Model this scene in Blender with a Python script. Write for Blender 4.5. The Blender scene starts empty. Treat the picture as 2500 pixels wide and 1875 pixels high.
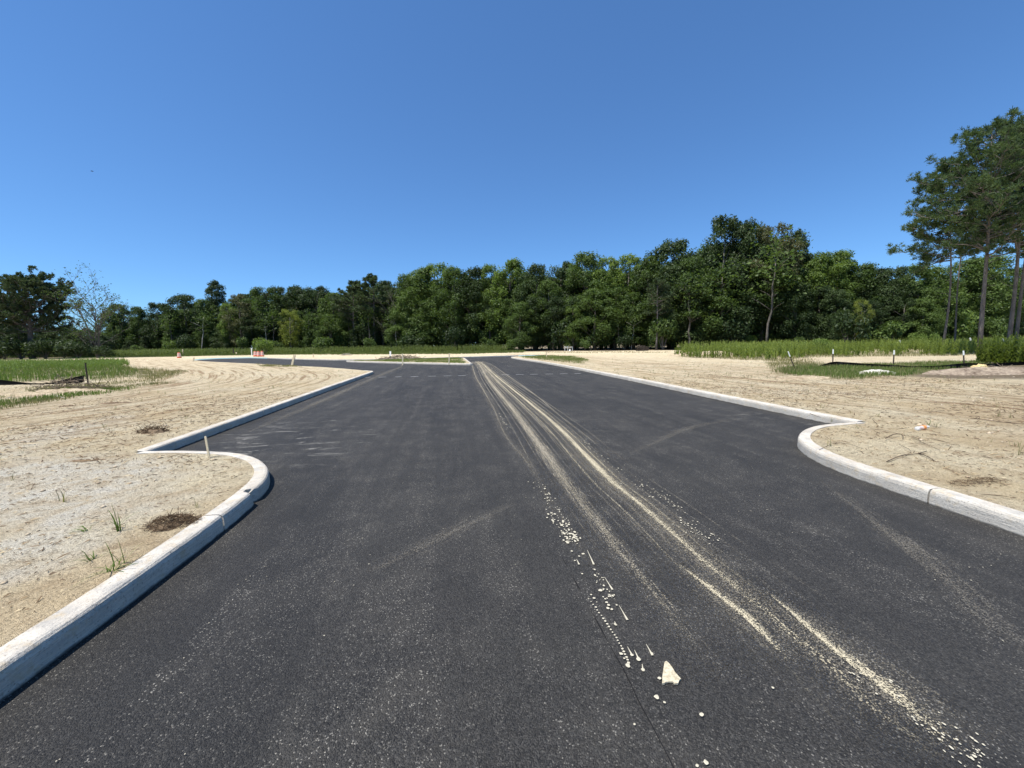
import bpy, bmesh, math, random
import numpy as np
from mathutils import Vector, Matrix
from mathutils.geometry import delaunay_2d_cdt
C = bpy.context; S = C.scene; COL = S.collection
rad = math.radians

# ------------------------------------------------------------ camera calibration
FPX, CAM_H = 977.0, 1.6                       # focal length in photo pixels, eye height in metres
ROLL, PITCH, YAW = rad(0.9), rad(5.7), rad(8.2)
FW = np.array([math.sin(YAW)*math.cos(PITCH), math.cos(YAW)*math.cos(PITCH), -math.sin(PITCH)])
_r0 = np.array([math.cos(YAW), -math.sin(YAW), 0.0]); _u0 = np.cross(_r0, FW)
RT = _r0*math.cos(ROLL) - _u0*math.sin(ROLL); UP = np.cross(RT, FW)
EYE = np.array([0, 0, CAM_H])
cam = bpy.data.cameras.new("camera"); cam_o = bpy.data.objects.new("camera", cam); COL.objects.link(cam_o)
cam.sensor_width = 36.0; cam.lens = 36.0*FPX/2500.0; cam.clip_start = 0.05; cam.clip_end = 3000
cam_o.matrix_world = Matrix(((RT[0], UP[0], -FW[0], 0), (RT[1], UP[1], -FW[1], 0), (RT[2], UP[2], -FW[2], CAM_H), (0, 0, 0, 1)))
S.camera = cam_o
S.render.resolution_x, S.render.resolution_y = 1024, 768

# ------------------------------------------------------------ light
SUN_EL = rad(66); SUN_DIR = np.array([-0.94*math.cos(SUN_EL), -0.34*math.cos(SUN_EL), math.sin(SUN_EL)])
w = bpy.data.worlds.new("World"); S.world = w; w.use_nodes = True
nt = w.node_tree; nt.nodes.clear()
sky = nt.nodes.new('ShaderNodeTexSky'); sky.sky_type = 'NISHITA'; sky.sun_disc = False
sky.sun_elevation = SUN_EL; sky.sun_rotation = math.atan2(SUN_DIR[0], SUN_DIR[1])
sky.altitude = 1200; sky.air_density = 1.0; sky.dust_density = 0.0; sky.ozone_density = 3.0
bg = nt.nodes.new('ShaderNodeBackground'); bg.inputs['Strength'].default_value = 0.12
wo = nt.nodes.new('ShaderNodeOutputWorld')
hs = nt.nodes.new('ShaderNodeGamma'); hs.inputs['Gamma'].default_value = 0.82
nt.links.new(sky.outputs[0], hs.inputs['Color']); tn = nt.nodes.new('ShaderNodeMix'); tn.data_type = 'RGBA'; tn.blend_type = 'MULTIPLY'; tn.inputs[0].default_value = 1; tn.inputs[7].default_value = (.61, .985, 1.39, 1)
nt.links.new(hs.outputs[0], tn.inputs[6]); nt.links.new(tn.outputs[2], bg.inputs['Color']); nt.links.new(bg.outputs[0], wo.inputs['Surface'])
sl = bpy.data.lights.new("sun", 'SUN'); sl.energy = 5.0; sl.angle = rad(0.53); sl.color = (1.0, 0.96, 0.89)
so = bpy.data.objects.new("sun", sl); COL.objects.link(so)
so.rotation_euler = Vector(SUN_DIR).to_track_quat('Z', 'Y').to_euler()
S.view_settings.view_transform = 'Standard'; S.view_settings.look = 'None'
S.view_settings.exposure = 0.42; S.view_settings.gamma = 1.0
try: S.cycles.transparent_max_bounces = 24
except Exception: pass

# ------------------------------------------------------------ helpers
def gp(px, py, z=0.0):
    """point of the horizontal plane z that the photo shows at pixel (px, py)"""
    d = FW*FPX + RT*(px-1250) + UP*(937.5-py); t = (z-CAM_H)/d[2]
    return EYE + d*t
def at(px, depth, z=None):
    """ground position seen at column px, at a given distance along the view"""
    d = FW + RT*((px-1250)/FPX); p = EYE + d*depth
    return float(p[0]), float(p[1])
def depth_of(p): return float(np.dot(np.array(p)-EYE, FW))
def at_depth(px, py, depth):
    d = FW*FPX + RT*(px-1250) + UP*(937.5-py)
    return EYE + d*(depth/FPX)

def tag(o, label=None, cat=None, group=None, kind=None):
    if label: o['label'] = label
    if cat: o['category'] = cat
    if group: o['group'] = group
    if kind: o['kind'] = kind
    return o
def empty(name, loc=(0, 0, 0), rz=0):
    o = bpy.data.objects.new(name, None); COL.objects.link(o)
    o.location = loc; o.rotation_euler = (0, 0, rz); o.empty_display_size = 0.1; return o
def npmesh(name, V, Fc, mat, parent=None, tint=None, smooth=False, uv=None):
    """V (n,3); Fc (m,k) faces with k corners, or list of such arrays"""
    V = np.asarray(V, dtype=np.float32)
    if not isinstance(Fc, list): Fc = [Fc]
    Fc = [np.asarray(f, dtype=np.int32) for f in Fc if len(f)]
    me = bpy.data.meshes.new(name)
    me.vertices.add(len(V)); me.vertices.foreach_set('co', V.ravel())
    loops = np.concatenate([f.ravel() for f in Fc]); tot = np.concatenate([np.full(len(f), f.shape[1], np.int32) for f in Fc])
    me.loops.add(len(loops)); me.loops.foreach_set('vertex_index', loops)
    me.polygons.add(len(tot)); st = np.concatenate([[0], np.cumsum(tot)[:-1]]).astype(np.int32)
    me.polygons.foreach_set('loop_start', st)
    try: me.polygons.foreach_set('loop_total', tot)
    except Exception: pass
    if smooth: me.polygons.foreach_set('use_smooth', np.ones(len(tot), dtype=bool))
    if tint is not None:
        a = me.attributes.new('tint', 'FLOAT', 'FACE'); a.data.foreach_set('value', np.asarray(tint, dtype=np.float32))
    if uv is not None:
        l = me.uv_layers.new(name='UVMap'); l.data.foreach_set('uv', np.asarray(uv, np.float32)[loops].ravel())
    me.update(calc_edges=True); me.validate()
    if mat is not None:
        for m in (mat if isinstance(mat, list) else [mat]): me.materials.append(m)
    o = bpy.data.objects.new(name, me); COL.objects.link(o)
    if parent is not None: o.parent = parent
    return o
def copy_tree(o, parent=None):
    c = o.copy(); COL.objects.link(c)
    if parent is not None: c.parent = parent
    for ch in list(o.children): copy_tree(ch, c)
    return c
class MB:
    """collects simple shaped pieces, links them as one mesh object"""
    def __init__(s): s.V = []; s.F = []; s.T = []; s.n = 0
    def add(s, V, F, t=0.5):
        V = np.asarray(V, float); s.V.append(V)
        for f in F: s.F.append([i+s.n for i in f]); s.T.append(t)
        s.n += len(V)
    def tube(s, P, R, k=6, cap=True, t=0.5):
        P = [np.asarray(p, float) for p in P]; V = []; F = []
        for i, p in enumerate(P):
            d = (P[min(i+1, len(P)-1)] - P[max(i-1, 0)]); d = d/(np.linalg.norm(d)+1e-9)
            a = np.cross(d, [0.31, 0.17, 0.93]); a = a/(np.linalg.norm(a)+1e-9) if np.linalg.norm(a) > 1e-3 else np.array([1., 0, 0])
            b = np.cross(d, a); r = R[i] if hasattr(R, '__len__') else R
            for j in range(k):
                th = 2*math.pi*j/k; V.append(p + r*(a*math.cos(th)+b*math.sin(th)))
        for i in range(len(P)-1):
            for j in range(k):
                q = (j+1) % k; F.append([i*k+j, i*k+q, (i+1)*k+q, (i+1)*k+j])
        if cap: F.append(list(range(k))[::-1]); F.append([(len(P)-1)*k+j for j in range(k)])
        s.add(V, F, t)
    def lathe(s, prof, k=24, o=(0, 0, 0), axis='z', jit=0):
        V = []; F = []
        for r, z in prof:
            for j in range(k):
                th = 2*math.pi*j/k; V.append((r*math.cos(th), r*math.sin(th), z))
        V = np.array(V)
        if axis == 'x': V = V[:, [2, 0, 1]]
        for i in range(len(prof)-1):
            for j in range(k):
                q = (j+1) % k; F.append([i*k+j, i*k+q, (i+1)*k+q, (i+1)*k+j])
        F.append(list(range(k))[::-1]); F.append([(len(prof)-1)*k+j for j in range(k)])
        s.add(V+np.array(o), F)
    def box(s, c, sz, bev=0.0, M=None, taper=1.0):
        x, y, z = [v/2 for v in sz]
        V = np.array([(-x, -y, -z), (x, -y, -z), (x, y, -z), (-x, y, -z), (-x*taper, -y*taper, z), (x*taper, -y*taper, z), (x*taper, y*taper, z), (-x*taper, y*taper, z)])
        if M is not None: V = V @ np.array(M).T
        s.add(V+np.array(c), [[0, 3, 2, 1], [4, 5, 6, 7], [0, 1, 5, 4], [1, 2, 6, 5], [2, 3, 7, 6], [3, 0, 4, 7]])
    def build(s, name, mat, parent=None, smooth=False, bevel=0):
        me = bpy.data.meshes.new(name); me.from_pydata([tuple(v) for v in np.concatenate(s.V)], [], s.F)
        a = me.attributes.new('tint', 'FLOAT', 'FACE'); a.data.foreach_set('value', np.asarray(s.T, np.float32))
        if smooth: me.polygons.foreach_set('use_smooth', np.ones(len(me.polygons), dtype=bool))
        me.update(); me.materials.append(mat)
        o = bpy.data.objects.new(name, me); COL.objects.link(o)
        if parent is not None: o.parent = parent
        if bevel:
            m = o.modifiers.new('bevel', 'BEVEL'); m.width = bevel; m.segments = 2
        return o

# ---- value noise in numpy
def _hash(i, j, s):
    h = (i*374761393 + j*668265263 + s*1442695041) & 0x7fffffff
    h = ((h ^ (h >> 13))*1274126177) & 0x7fffffff
    return ((h ^ (h >> 16)) & 0xffff)/65535.0
def vnoise(x, y, s=0):
    x = np.asarray(x, float); y = np.asarray(y, float)
    i = np.floor(x).astype(np.int64); j = np.floor(y).astype(np.int64); fx = x-i; fy = y-j
    fx = fx*fx*(3-2*fx); fy = fy*fy*(3-2*fy)
    return (_hash(i, j, s)*(1-fx)+_hash(i+1, j, s)*fx)*(1-fy) + (_hash(i, j+1, s)*(1-fx)+_hash(i+1, j+1, s)*fx)*fy
def fnoise(x, y, s=0, o=3):
    r = 0; a = 1; t = 0
    for k in range(o): r = r + a*vnoise(x*2**k, y*2**k, s+k*7); t += a; a *= .5
    return r/t
def inpoly(X, Y, P):
    P = np.asarray(P, float); X = np.asarray(X, float); Y = np.asarray(Y, float); c = np.zeros(X.shape, bool)
    n = len(P)
    for i in range(n):
        x0, y0 = P[i-1]; x1, y1 = P[i]
        if y0 == y1: continue
        k = ((y0 > Y) != (y1 > Y)) & (X < (x1-x0)*(Y-y0)/(y1-y0)+x0); c ^= k
    return c
def segdist(X, Y, P, closed=False):
    """distance to a polyline, signed side of nearest segment, arclength"""
    P = np.asarray(P, float); best = np.full(np.shape(X), 1e9); sd = np.zeros(np.shape(X)); al = np.zeros(np.shape(X)); acc = 0
    m = len(P) if closed else len(P)-1
    for i in range(m):
        a = P[i]; b = P[(i+1) % len(P)]; d = b-a; L = math.hypot(*d)+1e-9
        t = np.clip(((X-a[0])*d[0]+(Y-a[1])*d[1])/L**2, 0, 1)
        q = np.hypot(X-a[0]-t*d[0], Y-a[1]-t*d[1]); k = q < best
        cr = np.sign(d[0]*(Y-a[1])-d[1]*(X-a[0]))
        best = np.where(k, q, best); sd = np.where(k, cr*q, sd); al = np.where(k, acc+t*L, al); acc += L
    return best, sd, al
def resample(P, step):
    P = np.asarray(P, float); d = np.r_[0, np.cumsum(np.hypot(*np.diff(P, axis=0).T[:2]))]
    n = max(2, int(d[-1]/step)+1); t = np.linspace(0, d[-1], n)
    return np.stack([np.interp(t, d, P[:, k]) for k in range(P.shape[1])], 1)
def smooth(P, it=2):
    P = np.asarray(P, float)
    for _ in range(it):
        Q = [P[0]]
        for a, b in zip(P[:-1], P[1:]): Q += [a*.75+b*.25, a*.25+b*.75]
        Q.append(P[-1]); P = np.array(Q)
    return P
R2 = np.random.RandomState

# ------------------------------------------------------------ material helpers
class NT:
    def __init__(s, name):
        s.m = bpy.data.materials.new(name); s.m.use_nodes = True; s.t = s.m.node_tree; s.t.nodes.clear()
        s.out = s.t.nodes.new('ShaderNodeOutputMaterial')
    def n(s, ty, **kw):
        x = s.t.nodes.new(ty)
        for k, v in kw.items(): setattr(x, k, v)
        return x
    def l(s, a, b): s.t.links.new(a, b)
    def val(s, sock, v):
        if hasattr(v, 'is_output') or hasattr(v, 'links'): s.l(v, sock)
        else: sock.default_value = v
    def pos(s, scale=(1, 1, 1), loc=(0, 0, 0), rot=(0, 0, 0)):
        c = s.n('ShaderNodeTexCoord'); m = s.n('ShaderNodeMapping'); m.inputs['Scale'].default_value = scale
        m.inputs['Location'].default_value = loc; m.inputs['Rotation'].default_value = rot
        s.l(c.outputs['Object'], m.inputs['Vector']); return m.outputs[0]
    def noise(s, vec, scale, detail=3, rough=.55, dist=0):
        x = s.n('ShaderNodeTexNoise'); s.l(vec, x.inputs['Vector']); x.inputs['Scale'].default_value = scale
        x.inputs['Detail'].default_value = detail; x.inputs['Roughness'].default_value = rough; x.inputs['Distortion'].default_value = dist
        return x.outputs[0]
    def vor(s, vec, scale, feature='F1', out='Distance', rnd=1):
        x = s.n('ShaderNodeTexVoronoi'); x.feature = feature; s.l(vec, x.inputs['Vector']); x.inputs['Scale'].default_value = scale
        x.inputs['Randomness'].default_value = rnd
        return x.outputs[out]
    def ramp(s, f, stops, interp='LINEAR'):
        x = s.n('ShaderNodeValToRGB'); x.color_ramp.interpolation = interp; e = x.color_ramp.elements
        while len(e) < len(stops): e.new(0.5)
        for i, (p, c) in enumerate(stops):
            e[i].position = p; e[i].color = c if hasattr(c, '__len__') and len(c) == 4 else ((*c, 1) if hasattr(c, '__len__') else (c, c, c, 1))
        s.l(f, x.inputs[0]); return x.outputs[0]
    def mix(s, f, a, b, mode='MIX'):
        x = s.n('ShaderNodeMix'); x.data_type = 'RGBA'; x.blend_type = mode
        s.val(x.inputs[0], f)
        for k, v in ((6, a), (7, b)):
            if isinstance(v, tuple): x.inputs[k].default_value = (*v, 1) if len(v) == 3 else v
            else: s.l(v, x.inputs[k])
        return x.outputs[2]
    def math(s, op, a, b=0.0, clamp=False):
        x = s.n('ShaderNodeMath'); x.operation = op; x.use_clamp = clamp; s.val(x.inputs[0], a); s.val(x.inputs[1], b); return x.outputs[0]
    def attr(s, name, out='Fac'):
        x = s.n('ShaderNodeAttribute'); x.attribute_name = name; return x.outputs[out]
    def bump(s, h, strength, dist, prev=None):
        x = s.n('ShaderNodeBump'); s.l(h, x.inputs['Height']); x.inputs['Strength'].default_value = strength; x.inputs['Distance'].default_value = dist
        if prev is not None: s.l(prev, x.inputs['Normal'])
        return x.outputs[0]
    def bsdf(s, col, rough=0.8, spec=0.3, normal=None, **kw):
        x = s.n('ShaderNodeBsdfPrincipled')
        if isinstance(col, tuple): x.inputs['Base Color'].default_value = (*col, 1)
        else: s.l(col, x.inputs['Base Color'])
        s.val(x.inputs['Roughness'], rough); x.inputs['Specular IOR Level'].default_value = spec
        if normal is not None: s.l(normal, x.inputs['Normal'])
        for k, v in kw.items(): x.inputs[k].default_value = v
        return x.outputs[0]
    def done(s, sh): s.l(sh, s.out.inputs['Surface']); return s.m

def simple(name, col, rough=.8, spec=.3, var=.15, scale=20, bump=0.0, metal=0.0):
    t = NT(name); p = t.pos(); n = t.noise(p, scale, 4)
    c = t.mix(t.math('MULTIPLY', n, 1.0), tuple(max(0, x*(1-var*1.6)) for x in col), tuple(min(1, x*(1+var)) for x in col))
    nm = t.bump(n, .5, bump) if bump else None
    return t.done(t.bsdf(c, rough, spec, nm, Metallic=metal))

# ------------------------------------------------------------ plan of the roads (metres; y runs along the main road)
LEFT_NEAR = [(-2.16, -14), (-2.15, 0), (-2.11, 2.0), (-2.05, 2.9), (-2.04, 3.9), (-2.07, 4.5), (-2.17, 4.95), (-2.36, 5.32), (-2.65, 5.7), (-3.05, 6.02), (-3.5, 6.2), (-4.0, 6.33), (-4.45, 6.38)]
LEFT_FAR = [(-4.45, 6.38), (-4.47, 9.0), (-4.52, 13.4), (-4.58, 18.9), (-4.62, 24.0), (-4.75, 24.6), (-5.3, 25.4)]
LEFT_ROAD_NEAR = [(-5.3, 25.4), (-7.3, 28.3), (-9.64, 31.3), (-12.75, 34.5), (-18.65, 41.0), (-24, 46.6), (-29.5, 52.6)]
LEFT_END = [(-29.5, 52.6), (-35.0, 60.0), (-37.5, 66), (-37.0, 70.0), (-33, 70.5), (-28, 65.5)]
LEFT_ROAD_FAR = [(-28, 65.5), (-23.5, 59.7), (-18, 53.5), (-13.6, 49.2), (-8.2, 47.2)]
FAR_KERB = [(-8.2, 47.2), (0, 49.4), (8.3, 51.3)]
RIGHT_END = [(8.3, 51.3), (10.5, 51.2), (11.5, 48.8), (9.5, 47.7), (7.2, 47.0)]
RIGHT_FAR = [(7.2, 47.0), (6.5, 45.6), (6.35, 43.5), (6.6, 38.5), (7.05, 33), (7.22, 28), (7.26, 22.7), (7.2, 16), (7.1, 12), (7.02, 8.2), (7.0, 6.02)]
RIGHT_NEAR = [(7.0, 6.02), (6.55, 5.98), (6.1, 5.92), (5.6, 5.68), (5.15, 5.32), (4.86, 4.95), (4.65, 4.5), (4.53, 4.0), (4.50, 3.4), (4.47, 2.4), (4.45, 0), (4.45, -14)]
ISLAND = [(1.4, 31.3), (0.9, 31.5), (-2.8, 34.9), (-6.6, 38.6), (-10.6, 42.9), (-11.2, 44.0), (-10.2, 44.5), (-6, 44.9), (-1, 45.7), (0.9, 46.0), (1.2, 45.4)]
def chain(*ps):
    o = []
    for p in ps:
        for q in p:
            if not o or math.hypot(q[0]-o[-1][0], q[1]-o[-1][1]) > 1e-6: o.append(q)
    return o
OUT = chain(LEFT_NEAR, LEFT_FAR, LEFT_ROAD_NEAR, LEFT_END, LEFT_ROAD_FAR, FAR_KERB, RIGHT_END, RIGHT_FAR, RIGHT_NEAR)
KW = 0.155                                                # kerb width
def offset(P, d, closed=False):
    P = np.asarray(P, float); n = len(P); Q = []
    for i in range(n):
        a = P[i-1] if (closed or i > 0) else None; b = P[(i+1) % n] if (closed or i < n-1) else None; N = []
        for u, v in ((a, P[i]), (P[i], b)):
            if u is None or v is None: continue
            t = v-u; L = math.hypot(*t)
            if L > 1e-6: N.append(np.array([-t[1], t[0]])/L)
        m = sum(N); m = m/max(1e-6, math.hypot(*m)); c = max(.35, float(np.dot(m, N[0]))); Q.append(P[i]+m*d/c)
    return np.array(Q)
OUTA = np.array(OUT); ISL = np.array(ISLAND)
SOIL_OUT = offset(OUTA, KW-.055)                            # soil starts just inside the kerb's back edge (left of travel = soil side)
def edge_dist(X, Y):
    a = segdist(X, Y, OUTA)[0]; b = segdist(X, Y, ISL, True)[0]; return np.minimum(a, b)

# ------------------------------------------------------------ ground surface
def W(pts, z=.13): return [tuple(gp(x, y, z)[:2]) for x, y in pts]
def WD(pts): return [at(x, d) for x, d in pts]             # (column, distance) pairs
Z0 = 0.135
def gz(x, y):
    x = np.asarray(x, float); y = np.asarray(y, float); r = np.hypot(x, y)
    k = np.clip((edge_dist(x, y)-.12)/.8, 0, 1)
    amp = np.clip(r/25, 0, 1)
    h = (fnoise(x*1.1, y*1.1, 3, 3)-.5)*.05 + (fnoise(x*.25, y*.25, 9, 2)-.5)*.10*amp + (fnoise(x*4.5, y*4.5, 5, 2)-.5)*.022
    far = np.clip((r-60)/80, 0, 1)
    return Z0 + k*h + far*.15
TRK_L = smooth(np.array(W([(-120, 1035), (100, 1008), (350, 975), (520, 948), (605, 930), (610, 912), (560, 898), (450, 886), (330, 878)])), 3)
TRK_R = smooth(np.array(W([(1280, 866), (1500, 885), (1750, 908), (2050, 935), (2350, 958), (2750, 985)])), 2)
# zones
Z_GREEN_L = W([(-200, 895), (60, 886), (290, 880), (305, 893), (345, 908), (330, 919), (250, 929), (180, 928), (60, 934), (-200, 945)])
Z_GREEN_L2 = W([(-100, 985), (60, 962), (140, 952), (250, 945), (340, 944), (330, 952), (230, 968), (120, 985), (50, 1000), (-100, 1015)])
Z_WEED_R = W([(1635, 868), (1700, 874), (1800, 878), (1900, 880), (1990, 872), (2200, 870), (2440, 866), (2700, 862)]) + WD([(2800, 75), (2400, 72), (2000, 70), (1750, 66), (1690, 50)])
Z_GRASS_R = W([(1880, 905), (1960, 925), (2080, 928), (2230, 920), (2300, 905), (2420, 893), (2420, 884), (2250, 886), (2150, 889), (2040, 892), (1950, 893)])
Z_VERGE = W([(1266, 871), (1330, 868), (1400, 869), (1440, 879), (1425, 889), (1360, 884), (1300, 876)])
Z_FAR = WD([(-300, 78), (180, 76), (330, 74), (600, 78), (900, 74), (1050, 68), (1250, 66), (1330, 76), (1330, 140), (-300, 150)])
Z_WHITE_L = W([(-150, 1170), (150, 1110), (430, 1150), (520, 1190), (470, 1240), (260, 1290), (120, 1400), (-150, 1480)])
Z_WHITE_L2 = W([(-50, 1090), (150, 1045), (300, 1010), (330, 1018), (200, 1065), (-50, 1130)])
Z_PINK = W([(2250, 990), (2400, 975), (2700, 985), (2700, 1130), (2450, 1090), (2300, 1040)])
Z_BROWN = W([(-150, 1420), (250, 1340), (480, 1240), (600, 1150), (620, 1180), (560, 1250), (300, 1440), (0, 1620), (-150, 1700)])
Z_YEL = W([(-200, 1010), (100, 985), (300, 950), (420, 935), (330, 962), (150, 1000), (-100, 1050)])
Z_MULCH = W([(2220, 915), (2280, 897), (2400, 893), (2700, 890), (2700, 925), (2480, 928), (2330, 930)])
def zone(X, Y, P, soft, seed=0, rag=1.0):
    """soft membership 0..1 with a ragged border"""
    s = np.where(inpoly(X, Y, P), 1, -1)*segdist(X, Y, P, True)[0]
    s = s + (fnoise(X*.9/soft, Y*.9/soft, seed+31, 3)-.5)*2.2*soft*rag
    return np.clip(.5+s/soft, 0, 1)

def fdepth(px): return float(np.interp(px, [-200, 0, 200, 450, 900, 1150, 1400, 1600, 1900, 2200, 2520, 2700], [78, 78, 100, 108, 98, 86, 76, 72, 66, 60, 62, 62]))
def build_ground():
    pts = []; rs = R2(4)
    # adaptive polar spread of points: fine in front of the camera, coarse behind and far away
    r = 1.1; i = 0
    while r < 150:
        step = max(.035, r*.021)
        for th in np.arange(-72, 60, math.degrees(step*1.15/r)):
            a = rad(90-th) - YAW + rs.uniform(-.3, .3)*step/r; rr = r+rs.uniform(-.3, .3)*step
            pts.append((rr*math.cos(a), rr*math.sin(a)))
        r += step
    for r in (2, 4, 8, 16, 35, 70, 120):
        for th in np.arange(62, 290, 8): a = rad(90-th); pts.append((r*math.cos(a), r*math.sin(a)))
    for r in (180, 240, 330, 480, 700, 1000):
        for th in np.arange(0, 360, 5): a = rad(th+r % 5); pts.append((r*math.cos(a), r*math.sin(a)))
    pts = np.array(pts)
    def dens(P, closed):
        Q = []
        P = list(map(tuple, P)); n = len(P) if closed else len(P)-1
        for k in range(n):
            a = np.array(P[k]); b = np.array(P[(k+1) % len(P)]); L = math.hypot(*(b-a)); st = max(.1, .02*math.hypot(*((a+b)/2)))
            m = max(1, int(L/st))
            for j in range(m): Q.append(tuple(a+(b-a)*j/m))
        if not closed: Q.append(P[-1])
        return Q
    so_ = dens(SOIL_OUT, False); so_ = so_ + [(4.45+KW, -14.4), (0, -14.5), (-2.03-KW, -14.4)]
    isl = dens(ISL_IN, True)
    X, Y = pts[:, 0], pts[:, 1]
    keep = ~inpoly(X, Y, np.array(so_)) | inpoly(X, Y, np.array(isl))
    pts = pts[keep]
    db = np.minimum(segdist(pts[:, 0], pts[:, 1], np.array(so_), True)[0], segdist(pts[:, 0], pts[:, 1], np.array(isl), True)[0])
    pts = pts[db > .02+.006*np.hypot(pts[:, 0], pts[:, 1])]
    V = [Vector(p) for p in pts]; n0 = len(V); V += [Vector(p) for p in so_]; n1 = len(V); V += [Vector(p) for p in isl]; n2 = len(V)
    E_ = [(n0+k, n0+(k+1) % (n1-n0)) for k in range(n1-n0)]; E_ = [(a, b if b < n1 else n0) for a, b in E_]
    E_ += [(n1+k, n1+((k+1) % (n2-n1))) for k in range(n2-n1)]
    vo, eo, fo, *_ = delaunay_2d_cdt(V, E_, [], 0, 1e-5)
    vo = np.array([tuple(v) for v in vo]); fo = np.array(fo)
    cx = vo[fo].mean(axis=1); so_a = np.array(so_); isa = np.array(isl)
    k = ~inpoly(cx[:, 0], cx[:, 1], so_a) | inpoly(cx[:, 0], cx[:, 1], isa); fo = fo[k]
    z = gz(vo[:, 0], vo[:, 1]); X, Y = vo[:, 0], vo[:, 1]; ed = edge_dist(X, Y)
    z = np.where(ed < KW+.10, .1485+.012*(fnoise(X*5, Y*5, 61, 3)-.45)-.010*np.clip((KW-.02-ed)/.03, 0, 1), z)
    o = npmesh('ground', np.c_[vo, z], fo, None, smooth=True)
    me = o.data; r = np.hypot(X, Y)
    green = np.maximum.reduce([zone(X, Y, Z_GREEN_L, .8, 1), .35*zone(X, Y, Z_GREEN_L2, .6, 2), .85*zone(X, Y, Z_WEED_R, 1.2, 3),
        .8*zone(X, Y, Z_GRASS_R, .5, 4), .35*zone(X, Y, Z_VERGE, 1.2, 5), .9*zone(X, Y, Z_FAR, 3, 6), .35*inpoly(X, Y, ISL), np.clip((r-92)/15, 0, 1)])
    grey = np.maximum(zone(X, Y, Z_WHITE_L, .7, 7), .8*zone(X, Y, Z_WHITE_L2, .5, 8))
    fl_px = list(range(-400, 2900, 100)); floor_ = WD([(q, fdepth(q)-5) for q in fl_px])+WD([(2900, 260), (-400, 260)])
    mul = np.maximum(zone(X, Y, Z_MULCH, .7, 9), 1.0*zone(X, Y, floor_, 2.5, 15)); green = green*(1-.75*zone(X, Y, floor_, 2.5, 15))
    pink = np.maximum(zone(X, Y, Z_PINK, 1.5, 10), zone(X, Y, Z_BROWN, .35, 14)); yel = np.maximum(zone(X, Y, Z_YEL, .8, 12), np.clip((r-26)/25, 0, 1)*.7)
    a = me.attributes.new('zone', 'FLOAT_COLOR', 'POINT')
    a.data.foreach_set('color', np.stack([grey, green, mul, np.ones_like(X)], 1).astype(np.float32).ravel())
    a = me.attributes.new('zone_b', 'FLOAT_COLOR', 'POINT')
    dL, sL, aL = segdist(X, Y, TRK_L); dR, sR, aR = segdist(X, Y, TRK_R)
    left = X < 0
    mk = np.where(left, np.clip(1-(dL-3.2)/2.0, 0, 1), np.clip(1-(dR-3.0)/3.0, 0, 1))*np.clip((r-4)/5, 0, 1)
    a.data.foreach_set('color', np.stack([pink, yel, mk, np.ones_like(X)], 1).astype(np.float32).ravel())
    uvv = np.where(left[:, None], np.stack([sL, aL], 1), np.stack([sR, aR+50], 1))
    l = me.uv_layers.new(name='TrackUV'); li = np.zeros(len(me.loops), np.int32); me.loops.foreach_get('vertex_index', li)
    l.data.foreach_set('uv', uvv[li].astype(np.float32).ravel())
    tag(o, kind='structure')
    t = NT('sandy_soil')
    p = t.pos(); zc = t.n('ShaderNodeAttribute'); zc.attribute_name = 'zone'; sp = t.n('ShaderNodeSeparateColor'); t.l(zc.outputs['Color'], sp.inputs[0])
    zb = t.n('ShaderNodeAttribute'); zb.attribute_name = 'zone_b'; sb = t.n('ShaderNodeSeparateColor'); t.l(zb.outputs['Color'], sb.inputs[0])
    n1_ = t.noise(p, .55, 5, .6, .4); n2_ = t.noise(p, 3.2, 6, .65, .3); n3_ = t.noise(p, 19, 6, .7, .2); n4_ = t.noise(p, 85, 3, .7)
    base = t.mix(t.ramp(n1_, [(.35, 0), (.65, 1)]), (.68, .545, .335), (.87, .76, .53))
    base = t.mix(t.math('MULTIPLY', sb.outputs[1], .75), base, (.80, .67, .45))
    base = t.mix(t.math('MULTIPLY', sb.outputs[0], .55), base, (.62, .475, .29))
    base = t.mix(t.ramp(n2_, [(.47, 0), (.66, .62)]), base, (.47, .34, .20))
    base = t.mix(t.math('MULTIPLY', sp.outputs[0], t.ramp(n2_, [(.35, .85), (.62, .25)])), base, (.78, .74, .64))
    # fine dark flecks of straw and crumbs
    fl = t.ramp(t.math('ADD', t.math('MULTIPLY', n3_, .75), t.math('MULTIPLY', n1_, .25)), [(.53, 0), (.60, .62)])
    base = t.mix(fl, base, (.25, .18, .11))
    base = t.mix(t.ramp(n4_, [(.55, 0), (.75, .35)]), base, (.30, .24, .17))
    base = t.mix(t.ramp(n4_, [(.28, .35), (.42, 0)]), base, (.78, .72, .60))
    # vehicle ruts
    uv = t.n('ShaderNodeUVMap'); uv.uv_map = 'TrackUV'; mp = t.n('ShaderNodeMapping'); t.l(uv.outputs[0], mp.inputs[0]); mp.inputs['Scale'].default_value = (4.2, .16, 1)
    rut = t.noise(mp.outputs[0], 1.0, 5, .6, .25)
    mk_ = sb.outputs[2]
    base = t.mix(t.math('MULTIPLY', t.ramp(rut, [(.50, 0), (.62, .85)]), mk_), base, (.36, .24, .135))
    base = t.mix(t.math('MULTIPLY', t.ramp(rut, [(.32, .8), (.48, 0)]), mk_), base, (.76, .62, .41))
    # mulch / dark organic debris
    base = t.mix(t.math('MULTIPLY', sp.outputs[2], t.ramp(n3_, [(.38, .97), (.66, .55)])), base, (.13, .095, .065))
    # growth
    gcol = t.mix(n2_, (.10, .125, .035), (.26, .24, .11))
    gm = t.math('MULTIPLY', sp.outputs[1], t.ramp(t.math('ADD', t.math('MULTIPLY', n2_, .6), t.math('MULTIPLY', n3_, .4)), [(.42, 1.0), (.56, .12)]), True)
    base = t.mix(gm, base, gcol)
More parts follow.
